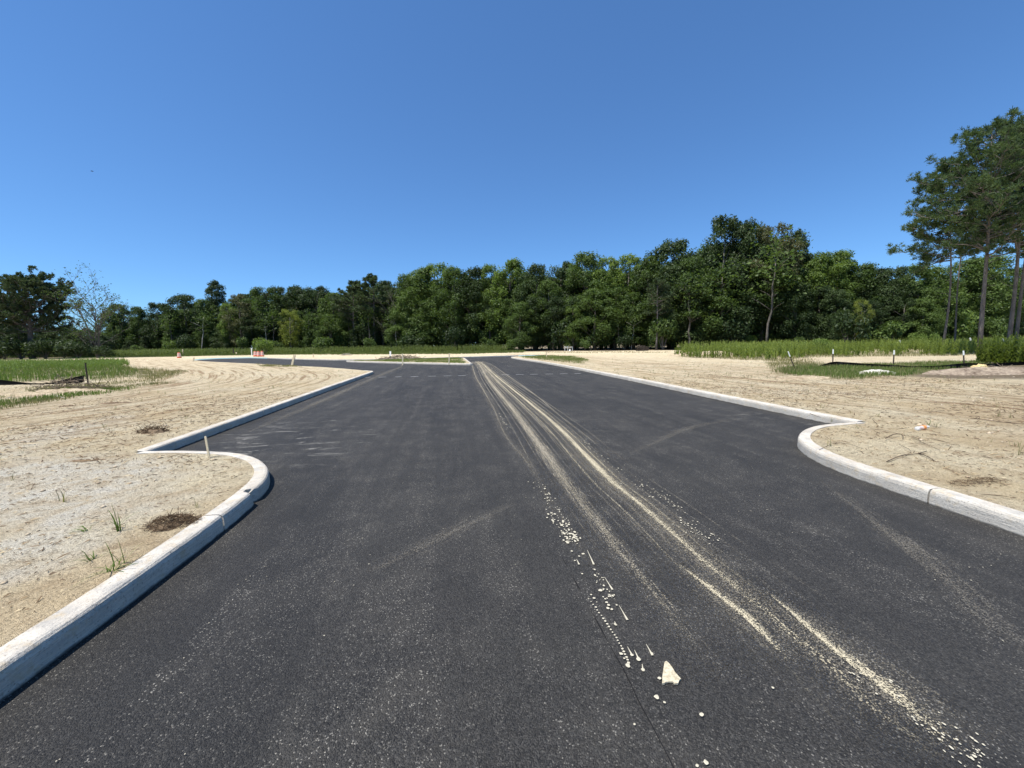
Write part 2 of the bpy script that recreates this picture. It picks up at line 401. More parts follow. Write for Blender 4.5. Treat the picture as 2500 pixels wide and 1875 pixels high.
    h = t.math('ADD', t.math('MULTIPLY', n2_, .5), t.math('MULTIPLY', n3_, .42))
    h = t.math('ADD', h, t.math('MULTIPLY', t.math('MULTIPLY', rut, mk_), 1.1))
    b1 = t.bump(h, 1.0, .18); b2 = t.bump(t.math('ADD', n4_, t.math('MULTIPLY', t.vor(p, 42), -.8)), 1.0, .03, b1)
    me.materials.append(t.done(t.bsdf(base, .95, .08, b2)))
    return o
def inset(P, d):
    c = P.mean(axis=0); Q = offset(P, d, True)
    if abs(np.hypot(*(Q-c).T)).mean() > np.hypot(*(P-c).T).mean(): Q = offset(P, -d, True)
    return Q
ISL_IN = inset(ISL, KW-.05)
ground = build_ground()

# ------------------------------------------------------------ asphalt road
def build_road():
    P = [tuple(p) for p in offset(OUTA, .06)]; I = [tuple(p) for p in inset(ISL, .06)]
    V = [Vector(p) for p in P]+[Vector(p) for p in I]
    n, m = len(P), len(I)
    E_ = [(k, (k+1) % n) for k in range(n)]+[(n+k, n+(k+1) % m) for k in range(m)]
    vo, eo, fo, *_ = delaunay_2d_cdt(V, E_, [], 0, 1e-5); vo = np.array([tuple(v) for v in vo]); fo = np.array(fo)
    cx = vo[fo].mean(axis=1); k = inpoly(cx[:, 0], cx[:, 1], np.array(P)) & ~inpoly(cx[:, 0], cx[:, 1], np.array(I)); fo = fo[k]
    t = NT('fresh_asphalt'); p = t.pos()
    big = t.noise(p, .5, 4, .6, .6); mid = t.noise(p, 2.3, 5, .65, .5); fine = t.noise(p, 130, 2, .6)
    stone = t.n('ShaderNodeTexVoronoi'); t.l(p, stone.inputs['Vector']); stone.inputs['Scale'].default_value = 190
    dist, col = stone.outputs['Distance'], stone.outputs['Color']
    cb = t.n('ShaderNodeSeparateColor'); t.l(col, cb.inputs[0])
    base = t.mix(t.ramp(big, [(.3, 0), (.7, 1)]), (.0265, .0245, .0215), (.042, .039, .034))
    base = t.mix(t.ramp(cb.outputs[0], [(.5, 0), (1, .75)]), base, (.10, .094, .084))
    sv2 = t.n('ShaderNodeTexVoronoi'); t.l(p, sv2.inputs['Vector']); sv2.inputs['Scale'].default_value = 78; c2 = t.n('ShaderNodeSeparateColor'); t.l(sv2.outputs['Color'], c2.inputs[0])
    base = t.mix(t.ramp(c2.outputs[0], [(.6, 0), (.62, .5)]), base, t.mix(c2.outputs[1], (.014, .0135, .013), (.075, .072, .066)))
    base = t.mix(t.ramp(cb.outputs[1], [(.7, 0), (1, .8)]), base, (.010, .010, .012))
    # dust lying in faint clouds, paving-lane streaks along the road
    st = t.noise(t.pos(scale=(4.2, .22, 1)), 1.0, 5, .65, .35)
    dust = t.math('MULTIPLY', t.ramp(mid, [(.45, 0), (.8, 1)]), t.ramp(st, [(.4, .15), (.7, 1)]))
    base = t.mix(t.math('MULTIPLY', dust, .34), base, (.20, .18, .145))
    base = t.mix(t.math('MULTIPLY', t.ramp(t.noise(t.pos(scale=(1.1, .28, 1)), .8, 3, .5, .8), [(.5, 0), (.62, 1)]), .35), base, (.016, .016, .016))
    sp_ = t.math('MULTIPLY', t.ramp(cb.outputs[2], [(.955, 0), (.965, 1)]), t.ramp(t.math('ADD', t.math('MULTIPLY', mid, .45), t.math('MULTIPLY', st, .75)), [(.52, .03), (.78, 1)]))  # pale specks: mortar dust, plus glints of the stones put in as colour
    base = t.mix(t.math('MULTIPLY', sp_, .7), base, (.55, .51, .43))
    # scuffs of pale fines in the pocket by the left kerb
    s2 = t.noise(t.pos(scale=(1.0, 3.2, 1), rot=(0, 0, rad(-28))), 1.5, 6, .72, .6)
    sepn = t.n('ShaderNodeSeparateXYZ'); t.l(p, sepn.inputs[0])
    ex = t.math('MULTIPLY', t.math('ADD', sepn.outputs[0], 2.9), .55); ey = t.math('MULTIPLY', t.math('ADD', sepn.outputs[1], -7.4), .36)
    dd = t.math('SQRT', t.math('ADD', t.math('MULTIPLY', ex, ex), t.math('MULTIPLY', ey, ey)))
    pm = t.math('MULTIPLY', t.ramp(dd, [(.35, 1), (1.0, 0)]), t.ramp(s2, [(.57, 0), (.70, 1)]))
    base = t.mix(t.math('MULTIPLY', pm, .75), base, (.46, .43, .37))
    ex2 = t.math('MULTIPLY', t.math('ADD', sepn.outputs[0], -6.1), .8); ey2 = t.math('MULTIPLY', t.math('ADD', sepn.outputs[1], -7.6), .42)
    dd2 = t.math('SQRT', t.math('ADD', t.math('MULTIPLY', ex2, ex2), t.math('MULTIPLY', ey2, ey2)))
    pm2 = t.math('MULTIPLY', t.ramp(dd2, [(.3, 1), (1.0, 0)]), t.ramp(s2, [(.58, 0), (.72, 1)]))
    base = t.mix(t.math('MULTIPLY', pm2, .6), base, (.40, .37, .31))
    h = t.math('MULTIPLY', t.ramp(dist, [(0, 1), (.8, 0)]), 1.0)
    b = t.bump(t.math('ADD', h, t.math('MULTIPLY', t.ramp(sv2.outputs['Distance'], [(0, 1), (.7, 0)]), .8)), .8, .0085, t.bump(t.noise(p, 1.2, 3), .25, .05))
    b = t.bump(fine, .35, .003, b)
    o = npmesh('asphalt_road', np.c_[vo, np.zeros(len(vo))], fo, t.done(t.bsdf(base, .7, .28, b)))
    tag(o, kind='structure')
build_road()

# ------------------------------------------------------------ kerbs
def kerb_mat():
    t = NT('kerb_concrete'); p = t.pos(); n = t.noise(p, 2.2, 5, .6); f = t.noise(p, 60, 4, .7); br = t.noise(t.pos(scale=(1, 1, 26)), 6, 4, .6)
    c = t.mix(t.ramp(n, [(.3, 0), (.7, 1)]), (.49, .44, .365), (.67, .62, .53))
    c = t.mix(t.ramp(f, [(.54, 0), (.70, .85)]), c, (.22, .20, .17))
    c = t.mix(t.ramp(br, [(.45, 0), (.7, .55)]), c, (.27, .27, .26))
    c = t.mix(t.ramp(t.noise(p, 9, 5, .7), [(.52, 0), (.66, .65)]), c, (.50, .40, .26))
    c = t.mix(t.ramp(t.vor(p, 30), [(.06, .8), (.13, 0)]), c, (.16, .145, .12))
    geo = t.n('ShaderNodeSeparateXYZ'); t.l(p, geo.inputs[0])                       # darker ragged band along the foot of the face
    foot = t.math('ADD', geo.outputs[2], t.math('MULTIPLY', t.noise(p, 7, 4), .035))
    c = t.mix(t.ramp(foot, [(.022, .85), (.034, 0)]), c, (.05, .05, .05))
    b = t.bump(t.math('ADD', f, t.math('MULTIPLY', br, .8)), .9, .009)
    return t.done(t.bsdf(c, .85, .2, b))
KM = kerb_mat()
PROF = [(0.0, -.10), (.004, .10), (.012, .128), (.024, .143), (.042, .149), (KW*.6, .151), (KW, .150), (KW, -.10)]
def kerb(name, P, joints, closed=False, side=1, gap=.010, step=.12, chips=()):
    """P runs along the road edge; body lies to the left of travel (side=1)"""
    P = np.asarray(P, float)
    if closed: P = np.vstack([P, P[:1]])
    Q = resample(P, step); T = np.gradient(Q, axis=0); T /= np.hypot(*T.T)[:, None]; N = np.stack([-T[:, 1], T[:, 0]], 1)*side
    d = np.r_[0, np.cumsum(np.hypot(*np.diff(Q, axis=0).T))]
    mb_V = []; mb_F = []; n = 0; rs = R2(len(P))
    cuts = [0]+sorted(joints)+[d[-1]]
    for a, b in zip(cuts[:-1], cuts[1:]):
        a2 = a+(gap/2 if a > 0 else 0); b2 = b-(gap/2 if b < d[-1] else 0)
        ss = np.r_[a2, d[(d > a2+.03) & (d < b2-.03)], b2]
        dz = rs.uniform(-.004, .004); dn = rs.uniform(-.004, .004); rows = []
        for s in ss:
            q = np.array([np.interp(s, d, Q[:, 0]), np.interp(s, d, Q[:, 1])]); nn = np.array([np.interp(s, d, N[:, 0]), np.interp(s, d, N[:, 1])]); nn /= np.hypot(*nn)
            wv = (float(vnoise(s*3.1, 0, 5))-.5)*.005+(float(vnoise(s*17, 0, 8))-.5)*.002
            ch = 0
            for c0, cw in chips: ch = max(ch, max(0, 1-abs(s-c0)/cw))
            for i, (o_, z_) in enumerate(PROF):
                oo = o_+(wv+dn if 0 < i < 5 else dn); zz = z_+(dz+wv*.6 if z_ > 0 else 0)
                if i in (1, 2, 3, 4) and ch: oo += ch*.07*(.5+.6*vnoise(s*60, i)); zz -= ch*.045*(.5+.8*vnoise(s*50, i+9))
                rows.append((q[0]+nn[0]*oo, q[1]+nn[1]*oo, zz))
        k = len(PROF); mb_V += rows
        for i in range(len(ss)-1):
            for j in range(k-1):
                f = [n+i*k+j, n+i*k+j+1, n+(i+1)*k+j+1, n+(i+1)*k+j]; mb_F.append(f if side < 0 else f[::-1])
        mb_F.append([n+j for j in range(k)]); mb_F.append([n+(len(ss)-1)*k+j for j in range(k)][::-1]); n += len(rows)
    me = bpy.data.meshes.new(name); me.from_pydata(mb_V, [], mb_F); me.update()
    me.materials.append(KM); o = bpy.data.objects.new(name, me); COL.objects.link(o)
    bm = bmesh.new(); bm.from_mesh(me); bmesh.ops.recalc_face_normals(bm, faces=bm.faces); bm.to_mesh(me); bm.free()
    tag(o, kind='structure'); return o
LN = chain(LEFT_NEAR); LNs = [LN[0], LN[1]]+[tuple(p) for p in smooth(np.array(LN[1:]), 2)[1:]]
kerb('kerb', LNs, [3, 6, 9, 12, 14+3.72, 14+4.35], step=.04, gap=.016, chips=[(14+4.35, .085), ])
kerb('kerb', LEFT_FAR, [3.72, 7.2, 10.7, 14.2], step=.2)
kerb('kerb', LEFT_ROAD_FAR, [4, 8, 14, 20], step=.6)
kerb('kerb', FAR_KERB, [6, 12], step=.6)
RN = [tuple(p) for p in smooth(np.array(RIGHT_NEAR[:-2]), 2)]+[RIGHT_NEAR[-1]]
kerb('kerb', RIGHT_FAR, [sum(math.hypot(*(np.array(a)-np.array(b))) for a, b in zip(RIGHT_FAR[:-1], RIGHT_FAR[1:]))-q for q in (28.5, 22.5, 16.4, 10.4, 6.4)], step=.25)
_rl = float(sum(np.hypot(*np.diff(np.array(RN), axis=0).T)))
kerb('kerb', RN, [_rl-14-3.12, _rl-14-.1, _rl-11, _rl-8], step=.05, gap=.016)
kerb('kerb', ISL, [6, 12, 18], closed=True, side=(1 if np.hypot(*(offset(ISL, .1, True)-ISL.mean(axis=0)).T).mean() < np.hypot(*(ISL-ISL.mean(axis=0)).T).mean() else -1), step=.5)

# ------------------------------------------------------------ marks on the asphalt: dragged sand, drips, dashes
def streak_mat(name, col, dens, seed, k=1.0):
    t = NT(name); uv = t.n('ShaderNodeUVMap'); uv.uv_map = 'UVMap'
    def st(sx, sy, det, off):
        m = t.n('ShaderNodeMapping'); t.l(uv.outputs[0], m.inputs[0]); m.inputs['Scale'].default_value = (sx, sy, 1); m.inputs['Location'].default_value = (seed*3.7+off, seed, 0)
        return t.noise(m.outputs[0], 1.0, det, .65, .3)
    a = st(6*k, .6, 5, 0); b = st(26*k, 3.5, 4, 9); p = t.pos(); g = t.noise(p, 75, 3, .75)
    sx = t.n('ShaderNodeSeparateXYZ'); t.l(uv.outputs[0], sx.inputs[0])
    edge = t.ramp(t.math('ABSOLUTE', t.math('SUBTRACT', sx.outputs[0], .5)), [(.05, 1), (.5, 0)])
    fade = t.attr('fade')
    gv = t.n('ShaderNodeTexVoronoi'); t.l(p, gv.inputs['Vector']); gv.inputs['Scale'].default_value = 210; gs = t.n('ShaderNodeSeparateColor'); t.l(gv.outputs['Color'], gs.inputs[0])
    m = t.math('ADD', t.math('MULTIPLY', a, .45), t.math('ADD', t.math('MULTIPLY', b, .35), t.math('MULTIPLY', g, .35)))
    m = t.math('ADD', m, t.math('MULTIPLY', gs.outputs[0], dens[3])); m = t.math('SUBTRACT', m, dens[3]*.5)
    m = t.math('ADD', m, t.math('MULTIPLY', edge, .26)); m = t.math('ADD', m, t.math('MULTIPLY', fade, .16)); m = t.math('SUBTRACT', m, .25)
    al = t.ramp(m, [(dens[0], 0), (dens[0]+dens[1], dens[2])])
    al = t.math('MULTIPLY', al, t.ramp(edge, [(0, 0), (.25, 1)])); al = t.math('MULTIPLY', al, t.ramp(fade, [(0, 0), (.15, 1)]), True)
    c = t.mix(g, tuple(x*.75 for x in col), col)
    sh = t.bsdf(c, .9, .1, t.bump(g, .5, .004)); tr = t.n('ShaderNodeBsdfTransparent'); mx = t.n('ShaderNodeMixShader')
    t.l(al, mx.inputs[0]); t.l(tr.outputs[0], mx.inputs[1]); t.l(sh, mx.inputs[2]); return t.done(mx.outputs[0])
SAND = (.64, .56, .39)
SM = {'strong': streak_mat('dragged_sand', SAND, (.655, .07, .92, .24), 1), 'thin': streak_mat('thin_sand', (.50, .44, .33), (.69, .08, .8, .28), 2),
      'dust': streak_mat('tyre_dust', (.30, .27, .215), (.71, .14, .6, .45), 3, .8), 'dust2': streak_mat('pale_tyre_dust', (.42, .37, .28), (.74, .14, .5, .42), 5, 2.2)}
_lay = [0]
def ribbon(P, w0, w1, m, world=False, fade=(.15, .1), name='sand_streak'):
    _lay[0] += 1
    Q = np.array([p if world else gp(p[0], p[1], 0)[:2] for p in P]); Q = smooth(Q, 2); Q = resample(Q, .25)
    T = np.gradient(Q, axis=0); T /= np.hypot(*T.T)[:, None]; N = np.stack([-T[:, 1], T[:, 0]], 1); n = len(Q)
    L = np.r_[0, np.cumsum(np.hypot(*np.diff(Q, axis=0).T))]; u = L/L[-1]; wd = w0+(w1-w0)*u
    z = .0015+.00015*_lay[0]; V = []; UV = []; K = 5
    for j in range(K):
        f = j/(K-1); V.append(np.c_[Q+N*((f-.5)*wd)[:, None], np.full(n, z)]); UV.append(np.c_[np.full(n, f), L])
    V = np.concatenate(V); UV = np.concatenate(UV); F_ = []
    for j in range(K-1):
        for i in range(n-1): F_.append((j*n+i, (j+1)*n+i, (j+1)*n+i+1, j*n+i+1))
    o = npmesh(name, V, np.array(F_), SM[m], uv=UV)
    fd = np.clip(np.minimum(u/max(fade[0], 1e-3), (1-u)/max(fade[1], 1e-3)), 0, 1); fd = np.tile(fd, K)
    a = o.data.attributes.new('fade', 'FLOAT', 'POINT'); a.data.foreach_set('value', fd.astype(np.float32))
    tag(o, kind='structure'); return o
def z6(P): return [(x/3.072+1100, y/3.072+860) for x, y in P]
def z4(P): return [(x/3.072+1300, y/3.072+1335) for x, y in P]
def z5(P): return [(x/3.072+1780, y/3.072+1335) for x, y in P]
T1 = z6([(190, 68), (225, 100), (270, 190), (350, 290), (430, 385), (510, 480), (600, 600), (700, 745), (830, 930), (950, 1090), (1100, 1280), (1240, 1450)])+z4([(640, 20), (770, 160), (950, 400), (1150, 650), (1300, 850), (1440, 1010)])
T2 = z6([(200, 66), (250, 95), (330, 170), (480, 290), (620, 400), (750, 510), (860, 610), (980, 740), (1100, 860), (1240, 1000), (1400, 1120), (1560, 1260), (1700, 1380)])+z4([(1180, 20), (1400, 200), (1560, 320), (1700, 450), (1900, 620), (2100, 800)])+z5([(700, 850), (850, 960), (1050, 1160), (1250, 1380), (1500, 1530), (1750, 1680)])
T2b = z4([(1080, 120), (1180, 205), (1300, 285), (1450, 390), (1600, 510), (1720, 640), (1850, 760), (1960, 880)])
T3 = z6([(210, 75), (300, 160), (420, 280), (560, 410), (700, 560), (850, 700), (960, 820), (1080, 920), (1220, 1040)])
T4 = z6([(220, 66), (300, 85), (420, 170), (640, 320), (800, 460), (960, 590), (1100, 690), (1290, 800)])
T5 = z5([(270, 330), (400, 400), (500, 520), (700, 700), (900, 850), (1100, 990), (1300, 1150), (1500, 1320), (1750, 1560)])
T0 = z6([(160, 70), (178, 170), (250, 290), (330, 430), (380, 560), (450, 690), (560, 800), (680, 1000), (800, 1250), (960, 1480), (1150, 1750)])
MIDB = z6([(190, 64), (250, 110), (370, 230), (530, 380), (690, 530), (860, 700), (1050, 900), (1300, 1150), (1600, 1450)])+z4([(1250, 350), (1700, 800), (2200, 1350)])
ribbon(MIDB[:6], 1.1, 1.5, 'dust', fade=(.05, .7))
ribbon(T3, .3, .35, 'dust2', fade=(.05, .4)); ribbon(T4, .3, .3, 'dust2', fade=(.05, .4)); ribbon(T0, .4, .5, 'dust', fade=(.05, .4))
ribbon(T2, .40, .75, 'dust2', fade=(.03, .05)); ribbon(T1, .35, .5, 'dust2', fade=(.03, .3)); ribbon(T2, .22, .35, 'dust2', fade=(.03, .05)); ribbon(T2b, .3, .4, 'dust2', fade=(.2, .2)); ribbon(T5, .35, .6, 'dust2', fade=(.1, .1))
ribbon(T1, .13, .14, 'strong', fade=(.03, .3)); ribbon(T1, .2, .35, 'thin', fade=(.03, .1)); ribbon(T2, .12, .17, 'strong', fade=(.03, .10)); ribbon(T2b, .08, .10, 'strong', fade=(.25, .12))
ribbon(T3, .10, .10, 'thin', fade=(.05, .2)); ribbon(T4, .08, .08, 'thin', fade=(.05, .2)); ribbon(T5, .05, .16, 'strong', fade=(.15, .3)); ribbon(T0, .09, .09, 'thin', fade=(.05, .4))
def shift(P, dx): return [(gp(x, y)[0]+dx, gp(x, y)[1]) for x, y in P]
for dx in (-.75, -.62, -.5, -.42): ribbon(shift(T2[:8], dx*.8), .05, .05, 'thin', True, fade=(.05, .5))
for dx in (.5, .62, .75): ribbon(shift(T1[:8], dx*.6), .05, .05, 'strong', True, fade=(.05, .6))
for dx, ml in ((-.30, 'thin'), (-.22, 'strong'), (-.12, 'thin'), (.10, 'strong'), (.2, 'thin'), (.32, 'thin'), (.45, 'thin')): ribbon(shift(T2, dx), .05, .08, ml, True, fade=(.05, .45))
for dx in (-.28, -.16, -.08, .08, .16, .3): ribbon(shift(T1, dx), .05, .07, 'thin', True, fade=(.05, .4))
# faint crossing tracks and the swing-out at the far left corner
ribbon([(870, 1408), (1000, 1350), (1120, 1290), (1262, 1228)], .4, .3, 'dust', fade=(.8, .8))
ribbon([(1520, 1115), (1600, 1080), (1680, 1045), (1800, 1020)], .4, .4, 'dust', fade=(.8, .8))
ribbon([(2000, 1170), (2120, 1260), (2300, 1400), (2500, 1620)], .35, .5, 'dust', fade=(.8, .6))
ribbon([(560, 1075), (640, 1040), (740, 1000), (840, 955), (930, 915), (985, 895)], .5, .6, 'dust', fade=(.2, .2))
ribbon([(920, 914), (950, 905), (985, 895), (975, 885), (900, 880), (780, 877)], .30, .5, 'dust2', fade=(.1, .4))
ribbon([(560, 874), (640, 872), (760, 878), (900, 883)], 2.2, .8, 'dust2', fade=(.2, .3))

pt = NT('dried_cement_drips'); _p = pt.pos(); _n = pt.noise(_p, 90, 3)
DRIP = pt.done(pt.bsdf(pt.mix(_n, (.40, .36, .27), (.62, .57, .44)), .9, .1, pt.bump(_n, .4, .003)))
def blob(V, F_, c, rx, ry, ang, z, rs, k=9):
    n = len(V); a0 = rs.uniform(0, 6.28)
    for j in range(k):
        th = a0+2*math.pi*j/k; rr = rs.uniform(.75, 1.15); x = math.cos(th)*rx*rr; y = math.sin(th)*ry*rr
        V.append((c[0]+x*math.cos(ang)-y*math.sin(ang), c[1]+x*math.sin(ang)+y*math.cos(ang), z))
    V.append((c[0], c[1], z+.0015)); 
    for j in range(k): F_.append((n+j, n+(j+1) % k, n+k))
def drips():
    rs = R2(8); V = []; F_ = []; Z = .034
    def put(px, py, r, el=1.0):
        r = r*.6
        c = gp(px, py, 0)[:2]; blob(V, F_, c, r, r*el, rs.uniform(-.2, .2), .0085+rs.uniform(0, .0015), rs)
    L4 = [(295, 40, .018), (350, 78, .016), (380, 60, .022), (318, 110, .014), (372, 210, .014), (456, 176, .008), (440, 368, .012), (462, 394, .016), (482, 424, .007), (510, 335, .026), (585, 380, .014),
          (565, 470, .02), (595, 478, .018), (545, 400, .014), (555, 425, .016), (570, 445, .018), (530, 385, .012), (630, 445, .012), (620, 590, .013), (688, 848, .010), (715, 902, .024), (745, 822, .016), (797, 855, .022), (829, 933, .018), (893, 810, .014), (665, 812, .018), (952, 998, .017), (931, 1138, .022), (990, 1180, .012), (1268, 1272, .018), (1802, 1070, .012), (1300, 1630, .018), (1235, 1655, .012), (765, 1344, .010)]
    for x, y, r in L4: put(*z4([(x, y)])[0], r*.9)
    for i in range(24):                                        # the dotted line of drips
        f = i/23; x = 440+f*270; y = 400+f*480; put(*z4([(x+rs.uniform(-4, 4)+38*math.sin(f*2.4)-15, y)])[0], rs.uniform(.006, .013))
    for (x0, y0, x1, y1) in [(540, 235, 600, 330), (650, 450, 712, 558), (712, 760, 750, 830), (765, 785, 800, 860), (852, 740, 900, 825), (822, 890, 830, 945), (615, 570, 628, 600), (410, 30, 460, 140), (330, 100, 350, 140)]:
        a = np.array(gp(*z4([(x0, y0)])[0])[:2]); b = np.array(gp(*z4([(x1, y1)])[0])[:2]); d = b-a; n_ = np.array([-d[1], d[0]])/np.hypot(*d); k = len(V)
        for q, wv in ((a, .001), (a*.4+b*.6, .003), (b, .0065)): V.append((*(q+n_*wv), .0090)); V.append((*(q-n_*wv), .0090))
        F_.extend([(k, k+1, k+3), (k, k+3, k+2), (k+2, k+3, k+5), (k+2, k+5, k+4)])
    def cl(pts, n, sx, r0, r1):
        pts = np.array(pts, float); t = rs.uniform(0, 1, n)**.8; i = t*(len(pts)-1)
        X = np.interp(i, range(len(pts)), pts[:, 0]); Y = np.interp(i, range(len(pts)), pts[:, 1])
        for x, y in zip(X, Y): put(x+rs.normal(0, sx), y+rs.normal(0, sx*.6), rs.uniform(r0, r1)*(1 if rs.rand() < .8 else 1.5), rs.uniform(.9, 1.9))
    cl(z6([(370, 450), (400, 530), (430, 590)]), 26, 5, .008, .02)
    cl(z6([(600, 960), (700, 1040), (730, 1090), (800, 1200), (860, 1310)]), 60, 9, .005, .013)
    cl(z6([(720, 1170), (780, 1270), (860, 1390), (900, 1440)]), 40, 5, .006, .016)
    cl(z6([(840, 1290), (900, 1370), (960, 1430)]), 45, 8, .006, .016)
    cl(z6([(880, 590), (950, 640), (1030, 690), (1080, 760), (1160, 830)]), 45, 8, .006, .013)
    cl(z6([(1180, 850), (1300, 910), (1420, 1000), (1520, 1050), (1640, 1110), (1720, 1200)]), 60, 10, .005, .012)
    cl(z6([(1640, 1190), (1740, 1280), (1860, 1350), (2000, 1420)]), 50, 12, .004, .011)
    cl(z4([(450, 160), (540, 300), (600, 400)]), 30, 8, .003, .008)
    cl(z5([(850, 880), (1200, 1080), (1400, 1250), (1550, 1370), (1750, 1520), (1900, 1640)]), 70, 26, .003, .008)
    for i in range(520):                                      # stray specks over the near road
        d = rs.uniform(1.2, 9); x = rs.uniform(-1.8, 4.2); y = d
        if vnoise(x*.9, y*.5, 77) < .45: continue
        blob(V, F_, (x, y), rs.uniform(.0015, .005), rs.uniform(.0015, .006), 0, .0085, rs, 6)
    o = npmesh('cement_drips', V, np.array(F_), DRIP); tag(o, 'pale cement drips and specks spattered beside the sandy tyre streaks on the asphalt', 'cement spatter', kind='stuff')
    # the wedge of dried cement
    P = z4([(972, 1040), (974, 985), (982, 930), (990, 880), (1004, 872), (1020, 885), (1045, 915), (1068, 955), (1112, 1005), (1100, 1018), (1092, 1040), (1066, 1042), (1055, 1028), (1030, 1026), (1000, 1030), (990, 1040)])
    W2 = [gp(x, y)[:2] for x, y in P]; bm = bmesh.new(); bot = [bm.verts.new((x, y, .004)) for x, y in W2]; top = [bm.verts.new((x, y, .012)) for x, y in W2]
    bm.faces.new(top); n = len(top)
    for i in range(n): bm.faces.new((bot[i], bot[(i+1) % n], top[(i+1) % n], top[i]))
    bmesh.ops.recalc_face_normals(bm, faces=bm.faces); me = bpy.data.meshes.new('cement_wedge'); bm.to_mesh(me); bm.free()
    m = NT('dried_cement'); p_ = m.pos(); n_ = m.noise(p_, 45, 4, .7)
    me.materials.append(m.done(m.bsdf(m.mix(m.ramp(n_, [(.4, 0), (.62, 1)]), (.62, .55, .40), (.40, .34, .23)), .9, .1, m.bump(n_, .6, .006))))
    o = bpy.data.objects.new('cement_wedge', me); COL.objects.link(o); tag(o, 'cream wedge-shaped patch of dried cement on the asphalt near the drips', 'cement patch')
    # broken line of dashes across the road
    mb = MB()
    xs = [(-4.75, -4.3, 21.5), (-3.9, -3.5, 21.4), (-3.05, -2.7, 21.3), (-2.25, -1.85, 21.2), (-1.35, -.95, 21.15), (-.55, -.15, 21.05), (.2, .6, 21.0), (2.45, 2.85, 20.75), (3.2, 3.6, 20.7), (3.95, 4.35, 20.6), (4.75, 5.15, 20.5), (5.5, 5.9, 20.4), (6.25, 6.6, 20.3)]
    for a, b, y in xs: mb.box(((a+b)/2, y, .0045), (b-a, .06, .005))
    o = mb.build('road_dashes', simple('worn_white_paint', (.55, .54, .50), .8, .2, .3, 30)); tag(o, kind='structure')
    # the dark construction seam between paving lanes
    Q = resample(smooth(np.array([gp(x, y)[:2] for x, y in z4([(200, 40), (420, 440), (600, 780), (700, 950), (790, 1150), (900, 1350), (1030, 1600), (1100, 1750)])]), 1), .05)
    V = []; F2 = []
    for i, q in enumerate(Q):
        wd = max(0, -.003+.009*float(vnoise(i*.37, 0, 4))); V += [(q[0]-wd, q[1], .0024), (q[0]+wd, q[1], .0024)]
        if i: F2.append((2*i-2, 2*i-1, 2*i+1, 2*i))
    o = npmesh('asphalt_seam', V, np.array(F2), simple('open_seam', (.016, .016, .017), .9, .1)); tag(o, kind='structure')
drips()

# ------------------------------------------------------------ foliage materials
def leaf_mat(name, dark, light, trans=.35, rough=.55):
    t = NT(name); ti = t.attr('tint'); oi = t.n('ShaderNodeObjectInfo'); rnd = oi.outputs['Random']
    f = t.math('ADD', t.math('MULTIPLY', ti, .8), t.math('MULTIPLY', t.math('SUBTRACT', rnd, .5), .35), True)
    c = t.mix(f, dark, light)
    a = t.bsdf(c, rough, .25); tr = t.n('ShaderNodeBsdfTranslucent'); t.l(t.mix(.6, c, (light[0]*1.1, light[1]*1.25, light[2]*.5)), tr.inputs[0])
    m = t.n('ShaderNodeMixShader'); m.inputs[0].default_value = trans; t.l(a, m.inputs[1]); t.l(tr.outputs[0], m.inputs[2]); return t.done(m.outputs[0])
LEAF = {'dark': leaf_mat('dark_leaves', (.020, .036, .013), (.085, .125, .042), .26), 'mid': leaf_mat('green_leaves', (.028, .052, .015), (.15, .215, .055), .32),
        'bright': leaf_mat('light_green_leaves', (.060, .100, .024), (.235, .315, .075), .36), 'yellow': leaf_mat('yellow_green_leaves', (.10, .125, .022), (.32, .35, .07), .35),
        'olive': leaf_mat('olive_leaves', (.060, .070, .030), (.17, .165, .075), .28), 'pine': leaf_mat('pine_needles', (.032, .054, .028), (.115, .15, .065), .22), 'pinenear': leaf_mat('near_pine_needles', (.030, .060, .028), (.14, .19, .070), .28)}
GRASSM = {'lush': leaf_mat('lush_grass', (.055, .095, .020), (.21, .29, .065), .35, .6), 'weed': leaf_mat('tall_weeds', (.025, .050, .010), (.29, .35, .085), .35, .6),
          'dry': leaf_mat('dry_grass', (.12, .12, .045), (.34, .31, .15), .3, .7), 'far': leaf_mat('far_weeds', (.055, .085, .022), (.19, .23, .07), .3, .7)}
def bark(name, a, b):
    t = NT(name); p = t.pos(scale=(1, 1, .25)); n = t.noise(p, 9, 5, .7); n2 = t.noise(p, 1.3, 3)
    return t.done(t.bsdf(t.mix(t.ramp(t.math('ADD', t.math('MULTIPLY', n, .7), t.math('MULTIPLY', n2, .3)), [(.35, 0), (.65, 1)]), a, b), .95, .1, t.bump(n, .8, .04)))
BARK = {'pine': bark('pine_bark', (.07, .06, .054), (.22, .195, .175)), 'grey': bark('grey_bark', (.07, .062, .052), (.20, .18, .155)), 'pale': bark('pale_bark', (.28, .26, .23), (.55, .52, .46))}

def leaf_quads(c, nrm, L, Wd, rs):
    """diamond shaped, slightly folded leaves; c (n,3) centres, nrm (n,3)"""
    n = len(c); nrm = nrm/(np.linalg.norm(nrm, axis=1)[:, None]+1e-9); q = rs.normal(size=(n, 3)); a = np.cross(nrm, q); a /= np.linalg.norm(a, axis=1)[:, None]+1e-9; b = np.cross(nrm, a)
    l = (L*rs.uniform(.6, 1.3, n))[:, None]; w_ = (Wd*rs.uniform(.6, 1.3, n))[:, None]
    V = np.stack([c-a*l, c-b*w_+nrm*w_*.25, c+a*l, c+b*w_+nrm*w_*.25], 1).reshape(-1, 3); F_ = np.arange(4*n).reshape(n, 4); return V, F_

